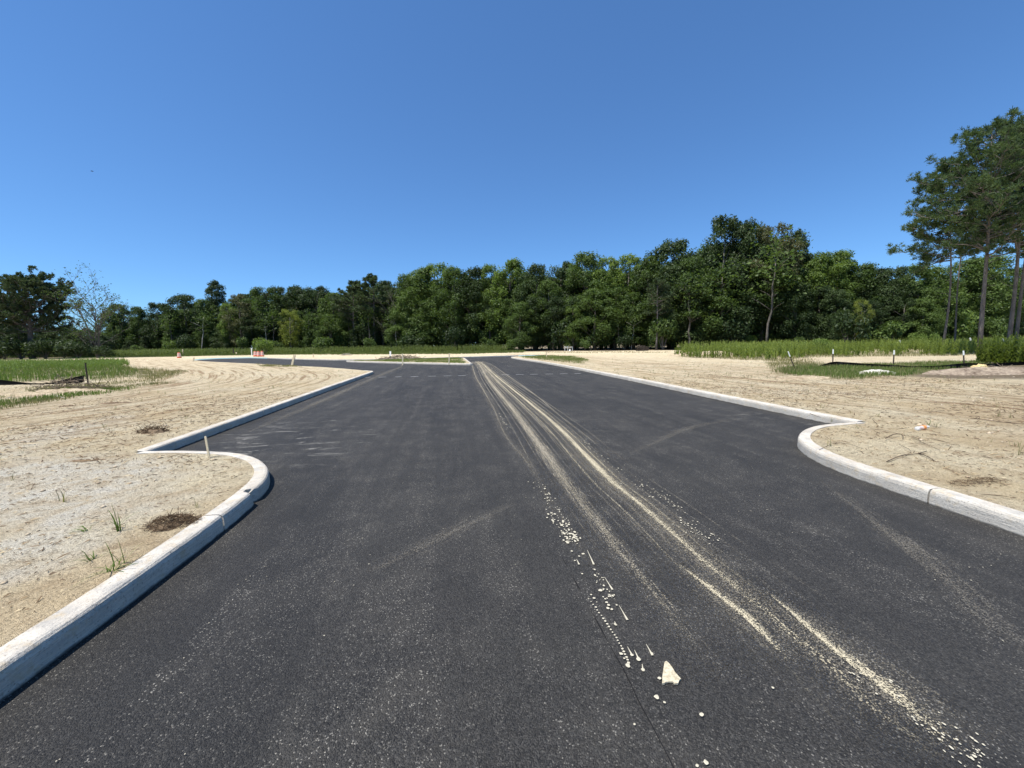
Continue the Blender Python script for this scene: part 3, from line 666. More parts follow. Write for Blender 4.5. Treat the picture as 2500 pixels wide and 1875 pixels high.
def broadleaf(seed, H, R_, base=.08, nclump=75, nleaf=150, leaf=.24, shape='round', mat='mid', bk='grey', lean=0, name='broadleaf_tree'):
    rs = R2(seed); root = empty(name); mb = MB(); r0 = H*.013+.06
    top = np.array([lean*H*.1+rs.uniform(-.4, .4), rs.uniform(-.4, .4), H*.86])
    P = [np.array([0, 0, -.2]), np.array([rs.uniform(-.1, .1), rs.uniform(-.1, .1), H*.25]), np.array([top[0]*.5, top[1]*.5, H*.55]), top]
    mb.tube(P, [r0*1.25, r0, r0*.65, r0*.15], 7)
    cen = []; rad_ = []
    for i in range(nclump):
        t = base+(1-base)*((i+rs.uniform(0, 1))/nclump); z = t*H
        u = (t-base)/(1-base)
        env = {'round': math.sin(math.pi*min(1, .12+u*.86))**.6, 'tall': (1-u)**.38*(.65+.35*min(1, u*5)), 'top': (.45+.55*min(1, max(0, (u-.3)/.3)))*(1-max(0, u-.7)/.3*.55) if u > .15 else .5}[shape]
        rr = R_*env*(.35+.65*rs.uniform(0, 1)**.45); a = rs.uniform(0, 2*math.pi)
        cr = R_*rs.uniform(.20, .38)*(1.08-.36*u)
        z = min(z, H-cr*.5); cen.append(np.array([rr*math.cos(a)+top[0]*u, rr*math.sin(a)+top[1]*u, z])); rad_.append(cr)
    for c, cr in list(zip(cen, rad_))[::3]:
        z0 = max(.1*H, c[2]-np.hypot(c[0], c[1])*rs.uniform(.5, 1.1)-.5); f = z0/H
        s = np.array([top[0]*f, top[1]*f, z0]); mid = (s+c)/2+np.array([0, 0, .15*np.hypot(c[0], c[1])*rs.uniform(-.3, 1)])
        mb.tube([s, mid, c], [r0*.42*(1-f*.6), r0*.26*(1-f*.5), .02], 5)
    mb.build('trunk', BARK[bk], root, True)
    VV = []; tt = []; nn = []
    for c, cr in zip(cen, rad_):
        n = int(nleaf*1.7*rs.uniform(.55, 1.3)); d = rs.normal(size=(n, 3)); d[:, 2] = d[:, 2]*.9+.3; d /= np.linalg.norm(d, axis=1)[:, None]
        rr = cr*rs.uniform(.35, 1.12, n)**.6; lump = 1+.35*np.sin(d[:, 0]*5+c[0])*np.sin(d[:, 1]*5+c[2])
        p = c+d*(rr*lump)[:, None]*np.array([1, 1, .88]); VV.append(p); nn.append(d*.55+rs.normal(size=(n, 3))*.5+np.array([0, 0, .45]))
        tt.append(np.clip(rs.uniform(.1, .9)*.55+rs.uniform(0, .45, n), 0, 1))
    V, F_ = leaf_quads(np.concatenate(VV), np.concatenate(nn), leaf*.76, leaf*.46, rs)
    npmesh('crown', V, F_, LEAF[mat], root, tint=np.concatenate(tt)); return root

def tufts(cs, ds, rs, n=12, L=.28, w_=.03):
    """sprays of needles: thin triangles fanning from each centre"""
    m = len(cs); c = np.repeat(cs, n, 0); d0 = np.repeat(ds, n, 0); d = d0*.7+rs.normal(size=(m*n, 3))*.62; d /= np.linalg.norm(d, axis=1)[:, None]
    s = np.cross(d, rs.normal(size=(m*n, 3))); s /= np.linalg.norm(s, axis=1)[:, None]; l = (L*rs.uniform(.6, 1.2, m*n))[:, None]
    V = np.stack([c-s*w_*.5+d*.02, c+s*w_*.5+d*.02, c+d*l+s*w_*.45, c+d*l-s*w_*.45], 1).reshape(-1, 3); return V, np.arange(4*m*n).reshape(-1, 4)

def pine(seed, H, R_, base=.45, nbr=60, lean=(0, 0), r0=.2, tuftn=12, L=.30, w_=.035, mat='pine', crooked=.3, fork=None, dead=8, dens=1.0, bias=(0, 0), name='pine_tree', topk=.55):
    rs = R2(seed); root = empty(name); mb = MB(); cs = []; ds = []
    K = 9; ph = rs.uniform(0, 6, 2)
    def axis(t): return np.array([lean[0]*t*H+crooked*math.sin(t*4+ph[0])*t, lean[1]*t*H+crooked*math.sin(t*3.3+ph[1])*t, t*H])
    P = [axis(i/(K-1)) for i in range(K)]; P[0] = P[0]-np.array([0, 0, .3]); mb.tube(P, [r0*(1.15-.95*(i/(K-1))**.9) for i in range(K)], 9)
    def branch(s, d, Lb, rb, tuft=True):
        pts = [s]; p = s.copy(); dd = d.copy(); k = max(3, int(Lb/.55))
        for i in range(k):
            dd = dd+rs.normal(size=3)*.16+np.array([0, 0, .06]); dd /= np.linalg.norm(dd); p = p+dd*Lb/k; pts.append(p.copy())
        mb.tube(pts, [rb*(1-.8*i/k) for i in range(k+1)], 5, False)
        if not tuft: return
        for i in range(1, k+1):
            f = i/k
            if f < .22: continue
            m = max(1, int((2.0+2.0*f)*dens*rs.uniform(.5, 1.3)))
            for j in range(m):
                sd = np.cross(dd, [0, 0, 1])*rs.choice([-1, 1]); q = sd*rs.uniform(.25, 1)+dd*rs.uniform(.2, .9)+np.array([0, 0, rs.uniform(-.1, .55)]); q /= np.linalg.norm(q)
                ln = Lb*rs.uniform(.06, .30)*(1.25-f*.6)+.08; e = pts[i]+q*ln
                if ln > .35: mb.tube([pts[i], e], [rb*.22+.004, .005], 3, False)
                for h in range(int(rs.uniform(3, 6.5))): cs.append(e+rs.normal(size=3)*.11-q*ln*.3*(h > 3)*rs.rand()); ds.append(q+np.array([0, 0, .35]))
    if fork:
        t0, dx, dy, ln = fork; s = axis(t0); e = s+np.array([dx, dy, ln]); mb.tube([s, s*.6+e*.4+np.array([dx*.12, 0, 0]), e], [r0*.55, r0*.42, .04], 7)
        for i in range(14):
            f = rs.uniform(.4, 1); a = rs.uniform(0, 6.28); branch(s+(e-s)*f, np.array([math.cos(a), math.sin(a), rs.uniform(.0, .6)]), R_*rs.uniform(.25, .55), .04)
    for i in range(nbr):
        u = (i+rs.rand())/nbr; t = base+(1-base)*u; a = rs.uniform(0, 2*math.pi) if rs.rand() > .15 else math.atan2(*(np.array(bias[::-1])+1e-6))
        env = (math.sin(math.pi*min(1, .22+.80*u))**topk)
        Lb = R_*env*rs.uniform(.5, 1.08)*(1+.25*(bias[0]*math.cos(a)+bias[1]*math.sin(a))); d = np.array([math.cos(a), math.sin(a), rs.uniform(-.08, .25)+.35*u**2]); d /= np.linalg.norm(d)
        branch(axis(t), d, max(.5, Lb), .028+.045*(1-u)*r0/.2)
    for i in range(dead):
        t = rs.uniform(base*.55, base*1.05); a = rs.uniform(0, 6.28); branch(axis(t), np.array([math.cos(a), math.sin(a), rs.uniform(-.1, .3)]), R_*rs.uniform(.12, .35), .022, False)
    mb.build('trunk', BARK['pine'], root, True)
    cs_ = np.array(cs); V, F_ = tufts(cs_, np.array(ds), rs, tuftn, L, w_); tt = np.clip(np.repeat(.5*fnoise(cs_[:, 0]*.8+9, cs_[:, 2]*.8, 5)+.5*rs.uniform(0, 1, len(cs_)), tuftn)+rs.normal(0, .1, len(F_)), 0, 1)
    npmesh('crown', V, F_, LEAF[mat], root, tint=tt); return root

def sparse_tree(seed, H, stems, spread, leaves, mat, bk, leaf=.2, lv=3, name='sparse_tree', r0=.09, up=.8):
    rs = R2(seed); root = empty(name); mb = MB(); tips = []
    def grow(s, d, L, r, k):
        pts = [s]; p = s.copy(); dd = d.copy()
        for i in range(4): dd = dd+rs.normal(size=3)*.10+np.array([0, 0, .03]); dd /= np.linalg.norm(dd); p = p+dd*L/4; pts.append(p.copy())
        mb.tube(pts, [r, r*.85, r*.7, r*.55, r*.4], 5, False)
        if k < lv-1 or lv == 1: tips.extend([pts[3], pts[4]])
        if k <= 0: return
        for j in range(5 if k > 1 else 4):
            i = rs.randint(1, 5); a = rs.uniform(0, 6.28); q = np.array([math.cos(a), math.sin(a), 0])*.75+dd*up; q /= np.linalg.norm(q); grow(pts[i], q, L*rs.uniform(.35, .6), r*.45, k-1)
    for i in range(stems):
        a = 2*math.pi*i/max(1, stems)+rs.uniform(-.4, .4); q = np.array([math.cos(a)*spread, math.sin(a)*spread, 1.0]); q /= np.linalg.norm(q)
        grow(np.array([.15*math.cos(a), .15*math.sin(a), -.1]), q, H*rs.uniform(.75, 1.0)*.85, r0, lv)
    mb.build('trunk', BARK[bk], root, True)
    T = np.array(tips); n = leaves; c = T[rs.randint(0, len(T), n)]+rs.normal(size=(n, 3))*.28
    V, F_ = leaf_quads(c, rs.normal(size=(n, 3))+np.array([0, 0, .5]), leaf, leaf*.5, rs)
    npmesh('crown', V, F_, LEAF[mat], root, tint=rs.uniform(0, 1, n)); return root

def shrub(seed, H, R_, n, leaf, mat, name='shrub'):
    rs = R2(seed); root = empty(name); mb = MB(); VV = []; nn = []; tt = []
    for i in range(9):
        a = rs.uniform(0, 6.28); e = np.array([math.cos(a)*R_*rs.uniform(.2, .7), math.sin(a)*R_*rs.uniform(.2, .7), H*rs.uniform(.45, .85)]); mb.tube([[0, 0, -.05], e*.5+np.array([0, 0, .08]), e], [.035, .025, .008], 5, False)
        k = n//9; d = rs.normal(size=(k, 3)); d /= np.linalg.norm(d, axis=1)[:, None]; p = e+d*(R_*.42*rs.uniform(.3, 1.1, k)**.6)[:, None]*np.array([1, 1, .9]); p[:, 2] = np.abs(p[:, 2])
        VV.append(p); nn.append(d*.5+rs.normal(size=(k, 3))*.5+np.array([0, 0, .4])); tt.append(rs.uniform(0, .5)+rs.uniform(0, .5, k))
    mb.build('stem', BARK['grey'], root)
    V, F_ = leaf_quads(np.concatenate(VV), np.concatenate(nn), leaf, leaf*.55, rs); npmesh('foliage', V, F_, LEAF[mat], root, tint=np.concatenate(tt)); return root

used = set()
def place(proto, x, y, rz, sc, label=None, cat=None, group=None, z=None):
    o = proto if proto.name not in used else None
    if o is None: o = copy_tree(proto)
    else: used.add(proto.name)
    o.location = (x, y, float(gz(x, y))-.02 if z is None else z); o.rotation_euler = (0, 0, rz); o.scale = sc if hasattr(sc, '__len__') else (sc, sc, sc)
    if 'group' in o.keys() and not group: del o['group']
    tag(o, label, cat, group); return o

# ------------------------------------------------------------ the forest
PH = 16.0
BL = {('mid', 'round'): broadleaf(11, PH, 4.6, .08, 80, 150, .22, 'round', 'mid'), ('mid', 'tall'): broadleaf(12, PH, 4.0, .10, 80, 140, .21, 'tall', 'mid'),
      ('dark', 'round'): broadleaf(13, PH, 4.5, .10, 78, 150, .21, 'round', 'dark'), ('dark', 'tall'): broadleaf(14, PH, 3.9, .06, 82, 135, .21, 'tall', 'dark'),
      ('dark', 'top'): broadleaf(15, PH, 4.2, .22, 64, 150, .21, 'top', 'dark'), ('mid', 'top'): broadleaf(16, PH, 4.0, .25, 60, 140, .20, 'top', 'mid'),
      ('bright', 'round'): broadleaf(17, PH, 4.2, .10, 70, 140, .21, 'round', 'bright'), ('olive', 'top'): broadleaf(9, PH, 4.0, .2, 58, 130, .19, 'top', 'olive'), ('olive', 'round'): broadleaf(18, PH, 3.8, .15, 60, 110, .19, 'round', 'olive'),
      ('bright', 'tall'): broadleaf(10, PH, 4.0, .10, 74, 140, .21, 'tall', 'bright'), ('yellow', 'top'): broadleaf(19, PH, 4.4, .20, 44, 100, .19, 'top', 'yellow')}
for k in (('mid', 'top'), ('dark', 'top'), ('yellow', 'top'), ('bright', 'round')): pass
PF = [pine(21, PH, 3.9, .42, 46, r0=.2, tuftn=7, L=.36, w_=.085, dens=1.0, name='pine_tree'), pine(22, PH, 3.3, .5, 40, r0=.18, tuftn=7, L=.36, w_=.085, dens=1.0, lean=(.02, 0), name='pine_tree')]
rsF = R2(77)
def depth_line(px):
    return float(np.interp(px, [-200, 0, 200, 450, 900, 1150, 1400, 1600, 1900, 2200, 2520, 2700], [100, 100, 112, 118, 106, 96, 84, 78, 72, 66, 70, 70]))
def tree_at(proto, px, top_y, dd=0, wide=1.0, label=None, cat='tree', group=None, Hp=PH, depth=None):
    d = depth if depth else depth_line(px)+dd; x, y = at(px, d); z0 = float(gz(x, y))
    T = at_depth(px, top_y, d); h = max(4, T[2]-z0); s = h/Hp; return place(proto, x, y, rsF.uniform(0, 6.28), (s*wide*1.28, s*wide*1.28, s), label, cat, group)
# (column, top row, colour, shape, width, extra distance, label)
FRONT = [(292, 762, 'mid', 'round', .75, 0, 'small round green tree right of the bare thin sapling clump'), (322, 746, 'dark', 'top', .85, 2, 'dark tree with an open round head left of the single traffic barrel'),
 (352, 752, 'mid', 'tall', .75, 0, 'narrow green tree beside the dark open-headed tree at the left end of the forest'), (398, 743, 'dark', 'round', .75, -1, 'dark pointed tree with low skirts just left above the single barrel'),
 (440, 760, 'mid', 'tall', .8, -3, 'green tree standing straight behind the single traffic barrel'), (470, 724, 'dark', 'round', .95, 0, 'broad dark tree rising right of the single traffic barrel'),
 (512, 735, 'mid', 'tall', .7, 1, 'slim mid-green tree in the dip left of the tall dark spire tree'), (546, 692, 'dark', 'tall', .62, 8, 'tall dark spire tree standing above its neighbours behind the three barrels'),
 (572, 745, 'bright', 'round', .6, -4, 'lighter green tree under the tall dark spire'), (600, 722, 'olive', 'round', .85, -4, 'yellowish brown-green tree above the three traffic barrels'),
 (660, 708, 'mid', 'top', .8, 0, 'green tree with a ragged high head right of the three barrels'), (694, 706, 'dark', 'round', .75, 5, 'dark round-topped tree behind the small yellow-green tree'),
 (738, 704, 'dark', 'round', .75, 5, 'round dark crown above the small yellow-green tree'), (716, 758, 'yellow', 'top', .95, -7, 'small yellow-green tree in front of the dark forest'),
 (785, 703, 'dark', 'top', .75, 4, 'dark umbrella-headed tree right of the small yellow-green tree'), (822, 722, 'mid', 'round', .85, -1, 'full mid-green tree left of the two far pines'),
 (1000, 678, 'mid', 'tall', .8, 0, 'green tree right of the bare brownish tree'), (1032, 664, 'mid', 'round', .8, -1, 'full green tree at the step where the forest top rises'),
 (1078, 652, 'bright', 'round', .75, 1, 'light green crown above the long grass island'), (1120, 660, 'mid', 'round', .8, -2, 'mid-green tree above the middle of the grass island'),
 (1168, 662, 'dark', 'round', .8, 0, 'dark full tree behind the tip of the grass island'), (1205, 655, 'bright', 'round', .6, 2, 'narrow light green crown straight above the island tip'),
 (1245, 643, 'bright', 'tall', .85, 1, 'tall light green tree above the far end of the main road'), (1312, 655, 'dark', 'round', .75, -1, 'dark rounded tree right above the end of the main road'),
 (1366, 650, 'dark', 'top', .8, 6, 'dark bushy head above the white pipe barrier'), (1345, 690, 'mid', 'round', .8, -3, 'lower green tree left of the white pipe barrier'),
 (1432, 630, 'mid', 'round', .8, 1, 'rounded green tree right of the white pipe barrier'), (1478, 640, 'bright', 'round', .7, 1, 'light green round tree left of the uprooted stump'),
 (1530, 634, 'bright', 'round', .75, 2, 'light green tree above the uprooted stump'), (1578, 640, 'mid', 'round', .75, -1, 'green tree right of the uprooted stump'),
 (1640, 600, 'dark', 'round', .85, 0, 'tall mixed dark tree on the left shoulder of the highest trees'), (1678, 640, 'mid', 'top', .75, -4, 'ragged tree with bare lower limbs before the highest trees'),
 (1752, 546, 'dark', 'round', .62, 0, 'highest tree of the forest with a broad dark crown'), (1806, 556, 'dark', 'round', .55, 2, 'dark shoulder crown right of the highest tree'),
 (1872, 562, 'olive', 'top', .58, -1, 'vine-hung tree with brown-green head right of the highest tree'), (1918, 575, 'dark', 'top', .42, 0, 'dark leaning crown at the right edge of the high group'),
 (1985, 628, 'bright', 'round', .75, 0, 'pale green tree just right of the highest group'), (2024, 622, 'bright', 'tall', .8, 1, 'tall pale green tree two crowns right of the highest group'),
 (2082, 654, 'mid', 'round', .8, 1, 'green tree beyond the first leaning silt-fence post'), (2122, 664, 'dark', 'round', .75, 1, 'dark tree in the lowest stretch of the right forest'),
 (2168, 660, 'dark', 'round', .75, 0, 'dark full tree behind the second silt-fence post'), (2222, 655, 'mid', 'round', .8, -1, 'green tree left behind the tall pines'),
 (2275, 660, 'mid', 'round', .8, -2, 'full tree behind the thin leaning pine'), (2330, 642, 'mid', 'round', .85, -2, 'broad green tree behind the left trunk of the tall pines'),
 (2398, 634, 'mid', 'round', .85, -3, 'broad green tree behind the thick pine trunk'), (2452, 660, 'dark', 'round', .7, 0, 'dark green tree behind the rightmost pine trunks'),
 (2090, 735, 'yellow', 'top', .55, -9, 'little bright yellow-green tree at the foot of the right forest'), (1935, 700, 'dark', 'round', .9, -4, 'dark low tree filling the gap under the vine-hung tree'),
 (2030, 712, 'dark', 'tall', .95, -5, 'dark low tree at the forest edge behind the tall weeds'), (1270, 742, 'mid', 'round', .95, -9, 'low spreading leafy tree beside the road end'), (1400, 748, 'bright', 'round', .9, -6, 'low bright leafy tree over the white pipe barrier')]
for px, ty, col_, shp, wd, dd, lb in FRONT: tree_at(BL[(col_, shp)], px, ty, dd, wd, lb)
tree_at(PF[0], 872, 694, -4, 1.0, 'left one of two grey-green pines in the far forest', 'pine tree'); tree_at(PF[1], 922, 682, -4, 1.05, 'right and taller one of two grey-green pines in the far forest', 'pine tree')
tree_at(PF[1], 1600, 690, -9, .9, 'drooping pine at the forest edge above the uprooted stump', 'pine tree')
# filling: the second and third ranks that close the gaps
def zone_name(px):
    for a, nme in ((190, 'behind the big left pine'), (300, 'behind the thin sapling clump'), (460, 'around the single barrel'), (680, 'behind the three barrels'), (980, 'behind the two far pines'), (1240, 'behind the grass island'), (1420, 'behind the white pipe barrier'),
                   (1620, 'behind the uprooted stump'), (1980, 'behind the highest trees'), (2200, 'behind the silt-fence posts'), (9999, 'behind the tall right pines')):
        if px < a: return nme
ORD = ['first', 'second', 'third', 'fourth', 'fifth', 'sixth', 'seventh', 'eighth', 'ninth', 'tenth', 'eleventh', 'twelfth', 'thirteenth', 'fourteenth', 'fifteenth', 'sixteenth']
CNT = {}
def nth(key):
    CNT[key] = CNT.get(key, -1)+1; return ORD[min(CNT[key], 15)]
topx = [-200, 0, 190, 240, 290, 400, 470, 545, 600, 700, 780, 820, 950, 1030, 1100, 1250, 1350, 1450, 1560, 1650, 1750, 1810, 1900, 1960, 2020, 2120, 2220, 2400, 2470, 2485, 2500, 2700]
topy = [780, 780, 800, 808, 784, 765, 745, 738, 728, 716, 712, 722, 698, 690, 682, 675, 680, 662, 665, 640, 605, 600, 605, 650, 655, 690, 685, 680, 700, 760, 770, 700]
keys = [k for k in BL if k[0] in ('mid', 'dark')]
for rank, (dd, step, lift) in enumerate(((7, 34, 10), (15, 42, 2), (-3, 50, 50))):
    px = -160
    while px < 2640:
        if not (2478 < px < 2530) and not (rank == 2 and (px < 300 or 1240 < px < 1240)):
            k = keys[rsF.randint(len(keys))]; ty = float(np.interp(px, topx, topy))+lift+rsF.uniform(-6, 12)
            nm = 'leafy tree' if rank < 2 else 'low leafy tree'
            zn = zone_name(px); kn = ('second-rank forest trees', 'trees deep in the forest', 'low leafy forest-edge trees')[rank]
            tree_at(BL[k], px, ty, dd+rsF.uniform(-2, 2), rsF.uniform(.85, 1.15), f"{nth((rank, zn))} from left of the {kn} {zn}", 'tree', f"{kn} {zn}")
        px += step*rsF.uniform(.8, 1.2)*(1.0 if px > 900 else .8)
# visible bare trunks and undergrowth along the edge
def stick_tree(seed, H, lean, bk, r):
    rs = R2(seed); root = empty('slender_tree'); mb = MB(); P = [np.array([0, 0, -.2])]; 
    for i in range(1, 8): P.append(np.array([lean*i/7*H+rs.uniform(-.12, .12), rs.uniform(-.1, .1), H*i/7]))
    mb.tube(P, [r*(1.1-.11*i) for i in range(8)], 6)
    for i in range(9):
        k = rs.randint(3, 7); a = rs.uniform(0, 6.28); e = P[k]+np.array([math.cos(a), math.sin(a), rs.uniform(.3, 1.0)])*rs.uniform(.6, 1.8); mb.tube([P[k], (P[k]+e)/2+np.array([0, 0, .1]), e], [r*.35, r*.25, .01], 4)
    mb.build('trunk', BARK[bk], root, True)
    c = np.array([P[-1]+rs.normal(size=3)*np.array([.9, .9, 1.3])+np.array([0, 0, -.5]) for _ in range(500)]); V, F_ = leaf_quads(c, rs.normal(size=(500, 3))+np.array([0, 0, .6]), .17, .10, rs)
    npmesh('crown', V, F_, LEAF['mid'], root, tint=rs.uniform(0, 1, 500)); return root
ST = [stick_tree(41, 9, .02, 'grey', .12), stick_tree(42, 9, -.05, 'grey', .10), stick_tree(43, 9, .10, 'pale', .09)]
for px, ty, k, dd, lb in ((972, 770, 2, -6, 'slender tree with a pale dead-looking trunk between the far pines and the grassy rise'), (660, 790, 2, -6, 'crooked pale-barked sapling right of the three barrels'), (676, 770, 1, -5, 'straight thin grey trunk beside the crooked pale sapling'),
    (908, 770, 0, -7, 'thin grey trunk between the two far pines'), (958, 775, 1, -5, 'thin grey trunk left of the pale dead-looking one'), (1003, 780, 0, -6, 'grey trunk just right of the pale dead-looking one'), (1045, 790, 1, -5, 'thin trunk under the first high leafy crown'),
    (765, 780, 0, -6, 'grey trunk right under the small yellow-green tree'), (815, 785, 1, -6, 'thin trunk left of the left far pine'), (430, 780, 0, -6, 'grey trunk above the single barrel'), (500, 775, 2, -6, 'pale leaning trunk left of the tall dark spire tree'),
    (1512, 770, 1, -6, 'thin trunk left of the uprooted stump'), (1540, 775, 2, -6, 'pale thin trunk close left of the uprooted stump'), (1680, 700, 0, -8, 'grey forked trunk left of the highest tree'), (1757, 680, 0, -6, 'tall grey trunk under the highest tree'), (1866, 640, 1, -6, 'grey trunk lit under the vine-hung crown'), (2300, 720, 1, -6, 'slim trunk right of the little yellow-green tree')):
    tree_at(ST[k], px, ty, dd, 1.0, lb, 'tree', None, 9.0)
SH = [shrub(51, 2.4, 1.6, 1500, .13, 'mid'), shrub(52, 2.2, 1.9, 1500, .13, 'dark'), shrub(53, 2.0, 1.5, 1300, .12, 'bright')]
px = -140
while px < 2620:
    k = rsF.choice(3, p=[.4, .42, .18]); d = depth_line(px)-rsF.uniform(5, 11); x, y = at(px, d); s = rsF.uniform(.6, 1.9)
    zn = zone_name(px); kn = ('green', 'dark green', 'light green')[k]
    if not (2470 < px < 2530): place(SH[k], x, y, rsF.uniform(0, 6.28), (s, s, s*rsF.uniform(.9, 1.7)), f"{nth((kn, zn))} from left of the {kn} forest-foot bushes {zn}", 'bush', f"{kn} bushes at the foot of the forest {zn}")
    px += rsF.uniform(35, 120)

# left: the big spreading pine, its neighbour and the sapling clump
def near_tree(o, px, by, depth, label, cat): 
    x, y = at(px, depth); o.location = (x, y, float(gz(x, y))-.02); tag(o, label, cat); return o
def hgt(px, ty, d): 
    x, y = at(px, d); return at_depth(px, ty, d)[2]-float(gz(x, y))
D1 = 76
near_tree(pine(61, hgt(75, 690, D1), 6.8, .34, 120, r0=.42, tuftn=8, L=.40, w_=.085, crooked=.6, fork=(.36, -3.2, .5, 5.5), dens=.85, dead=3, topk=.4), 88, 0, D1, 'big dark spreading pine with forked limbs at the left end of the forest', 'pine tree')
near_tree(pine(62, hgt(-15, 688, D1), 5.0, .30, 80, r0=.36, tuftn=8, L=.40, w_=.085, dens=.85), -22, 0, D1+3, 'dark pine cut off by the left edge of the view', 'pine tree')
near_tree(sparse_tree(63, hgt(245, 712, 76), 6, .17, 2000, 'mid', 'grey', .17, 3, r0=.13), 248, 0, 76, 'thin many-stemmed sapling clump with few leaves between the big left pine and the forest', 'tree')
near_tree(sparse_tree(64, hgt(963, 712, 98), 2, .10, 260, 'olive', 'grey', .15, 3, r0=.08), 972, 0, 98, 'nearly bare brownish tree right of the two far pines', 'tree')
for px, s in ((-90, 1.5), (-40, 1.5), (20, 1.6), (60, 1.5), (120, 1.5), (165, 1.4), (200, 1.2), (262, .9)):
    x, y = at(px, 73); place(SH[1], x, y, px, (s*1.1, s*1.1, s), nth('dbush')+' from left of the dark bushes under the big left pine', 'bush', 'dark bushes under the big left pine')
for px, ty in ((10, 790), (60, 800), (120, 805), (165, 800), (205, 812), (250, 815)): tree_at(BL[('dark', 'round')], px, ty, 0, 1.1, nth('ldt')+' from left of the low dark trees behind the big left pine', 'tree', 'low dark trees behind the big left pine', PH, 84)

# right: the tall pines
NP = dict(mat='pinenear', tuftn=13, L=.27, w_=.030)
near_tree(pine(71, hgt(2403, 350, 33), 4.8, .44, 84, lean=(-.055, 0), r0=.15, crooked=.35, dens=.82, bias=(-.3, 0), dead=10, **NP), 2384, 0, 33, 'tall pine with the thick straight trunk, left of the big right-hand group', 'pine tree')
near_tree(pine(72, hgt(2466, 350, 34), 4.4, .50, 74, lean=(-.03, 0), r0=.145, crooked=.3, fork=(.45, -1.6, 0, 6.0), dens=.82, dead=9, **NP), 2452, 0, 34, 'tall pine with a forked trunk just right of the thick-trunked pine', 'pine tree')
near_tree(pine(73, hgt(2500, 332, 35), 4.6, .46, 78, lean=(-.015, 0), r0=.12, crooked=.3, dens=.82, dead=9, **NP), 2470, 0, 35, 'slim tall pine leaning right, rightmost trunk of the group', 'pine tree')
near_tree(pine(74, hgt(2328, 425, 36), 3.3, .50, 60, lean=(.02, 0), r0=.085, crooked=.5, dens=1.15, bias=(-.6, 0), dead=5, **NP), 2292, 0, 36, 'thin pine leaning towards the thick-trunked pine, leftmost of the group', 'pine tree')
near_tree(pine(75, hgt(2362, 470, 39), 3.0, .55, 34, lean=(.015, 0), r0=.07, crooked=.4, dens=.8, dead=4, **NP), 2322, 0, 39, 'second thin pine between the leftmost one and the thick-trunked pine', 'pine tree')
near_tree(pine(76, hgt(2580, 320, 35), 4.6, .42, 70, r0=.14, dens=1.1, **NP), 2560, 0, 35, 'tall pine standing outside the right edge, branches reaching in', 'pine tree')

# ------------------------------------------------------------ grass and weeds (nobody could count them)
def grass(name, polys, n, h, wd, mat, seed, label, lean=.35, clumpy=.5, hvar=.5, kink=True, kind='stuff', cat='grass', avoid=None, pts=None):
    rs = R2(seed); P = []
    if pts is not None: P = pts
    else:
        polys = [np.array(p) for p in polys]; area = [abs(np.sum(p[:, 0]*np.roll(p[:, 1], 1)-p[:, 1]*np.roll(p[:, 0], 1)))/2 for p in polys]; A = sum(area)
        for p, a in zip(polys, area):
            lo, hi = p.min(0), p.max(0); got = []; need = int(n*a/A); c = 0
            while c < need:
                q = rs.uniform(lo, hi, (need*3, 2)); ok = inpoly(q[:, 0], q[:, 1], p)
                dd = segdist(q[:, 0], q[:, 1], p, True)[0]; cl = fnoise(q[:, 0]*.8, q[:, 1]*.8, seed, 3)
                ok &= rs.uniform(0, 1, len(q)) < np.clip((cl-clumpy*.75)*4+.4, .02, 1); ok &= rs.uniform(0, .8, len(q)) < dd+.12
                ok &= (edge_dist(q[:, 0], q[:, 1]) > .2) & (~inpoly(q[:, 0], q[:, 1], OUTA) | inpoly(q[:, 0], q[:, 1], ISL)); got.append(q[ok]); c += ok.sum()
            P.append(np.concatenate(got)[:need])
        P = np.concatenate(P)
    n = len(P); z = gz(P[:, 0], P[:, 1])-.01; b = np.c_[P, z]
    hh = h*(1-hvar+hvar*2*rs.uniform(0, 1, n)*.5+hvar*.6*(fnoise(P[:, 0]*.6, P[:, 1]*.6, seed+3)-.5))[:, None]; a = rs.uniform(0, 6.28, n); d = np.c_[np.cos(a), np.sin(a), np.zeros(n)]; s = np.c_[-np.sin(a), np.cos(a), np.zeros(n)]*wd*rs.uniform(.6, 1.3, n)[:, None]
    l = (lean*rs.uniform(.1, 1, n))[:, None]
    m = b+d*l*hh*.35+np.array([0, 0, 1])*hh*.6; t = b+d*l*hh+np.array([0, 0, 1])*hh*(1-.3*l)
    V = np.concatenate([b-s, b+s, m+s*.8, m-s*.8, t]); i = np.arange(n); F4 = np.stack([i, i+n, i+2*n, i+3*n], 1); F3 = np.stack([i+3*n, i+2*n, i+4*n], 1)
    tt = np.clip(rs.uniform(0, .6, n)+.4*fnoise(P[:, 0]*.5, P[:, 1]*.5, seed+9), 0, 1)
    o = npmesh(name, V, [F4, F3], GRASSM[mat], tint=np.r_[tt, tt]); tag(o, label, cat, None, kind); return o
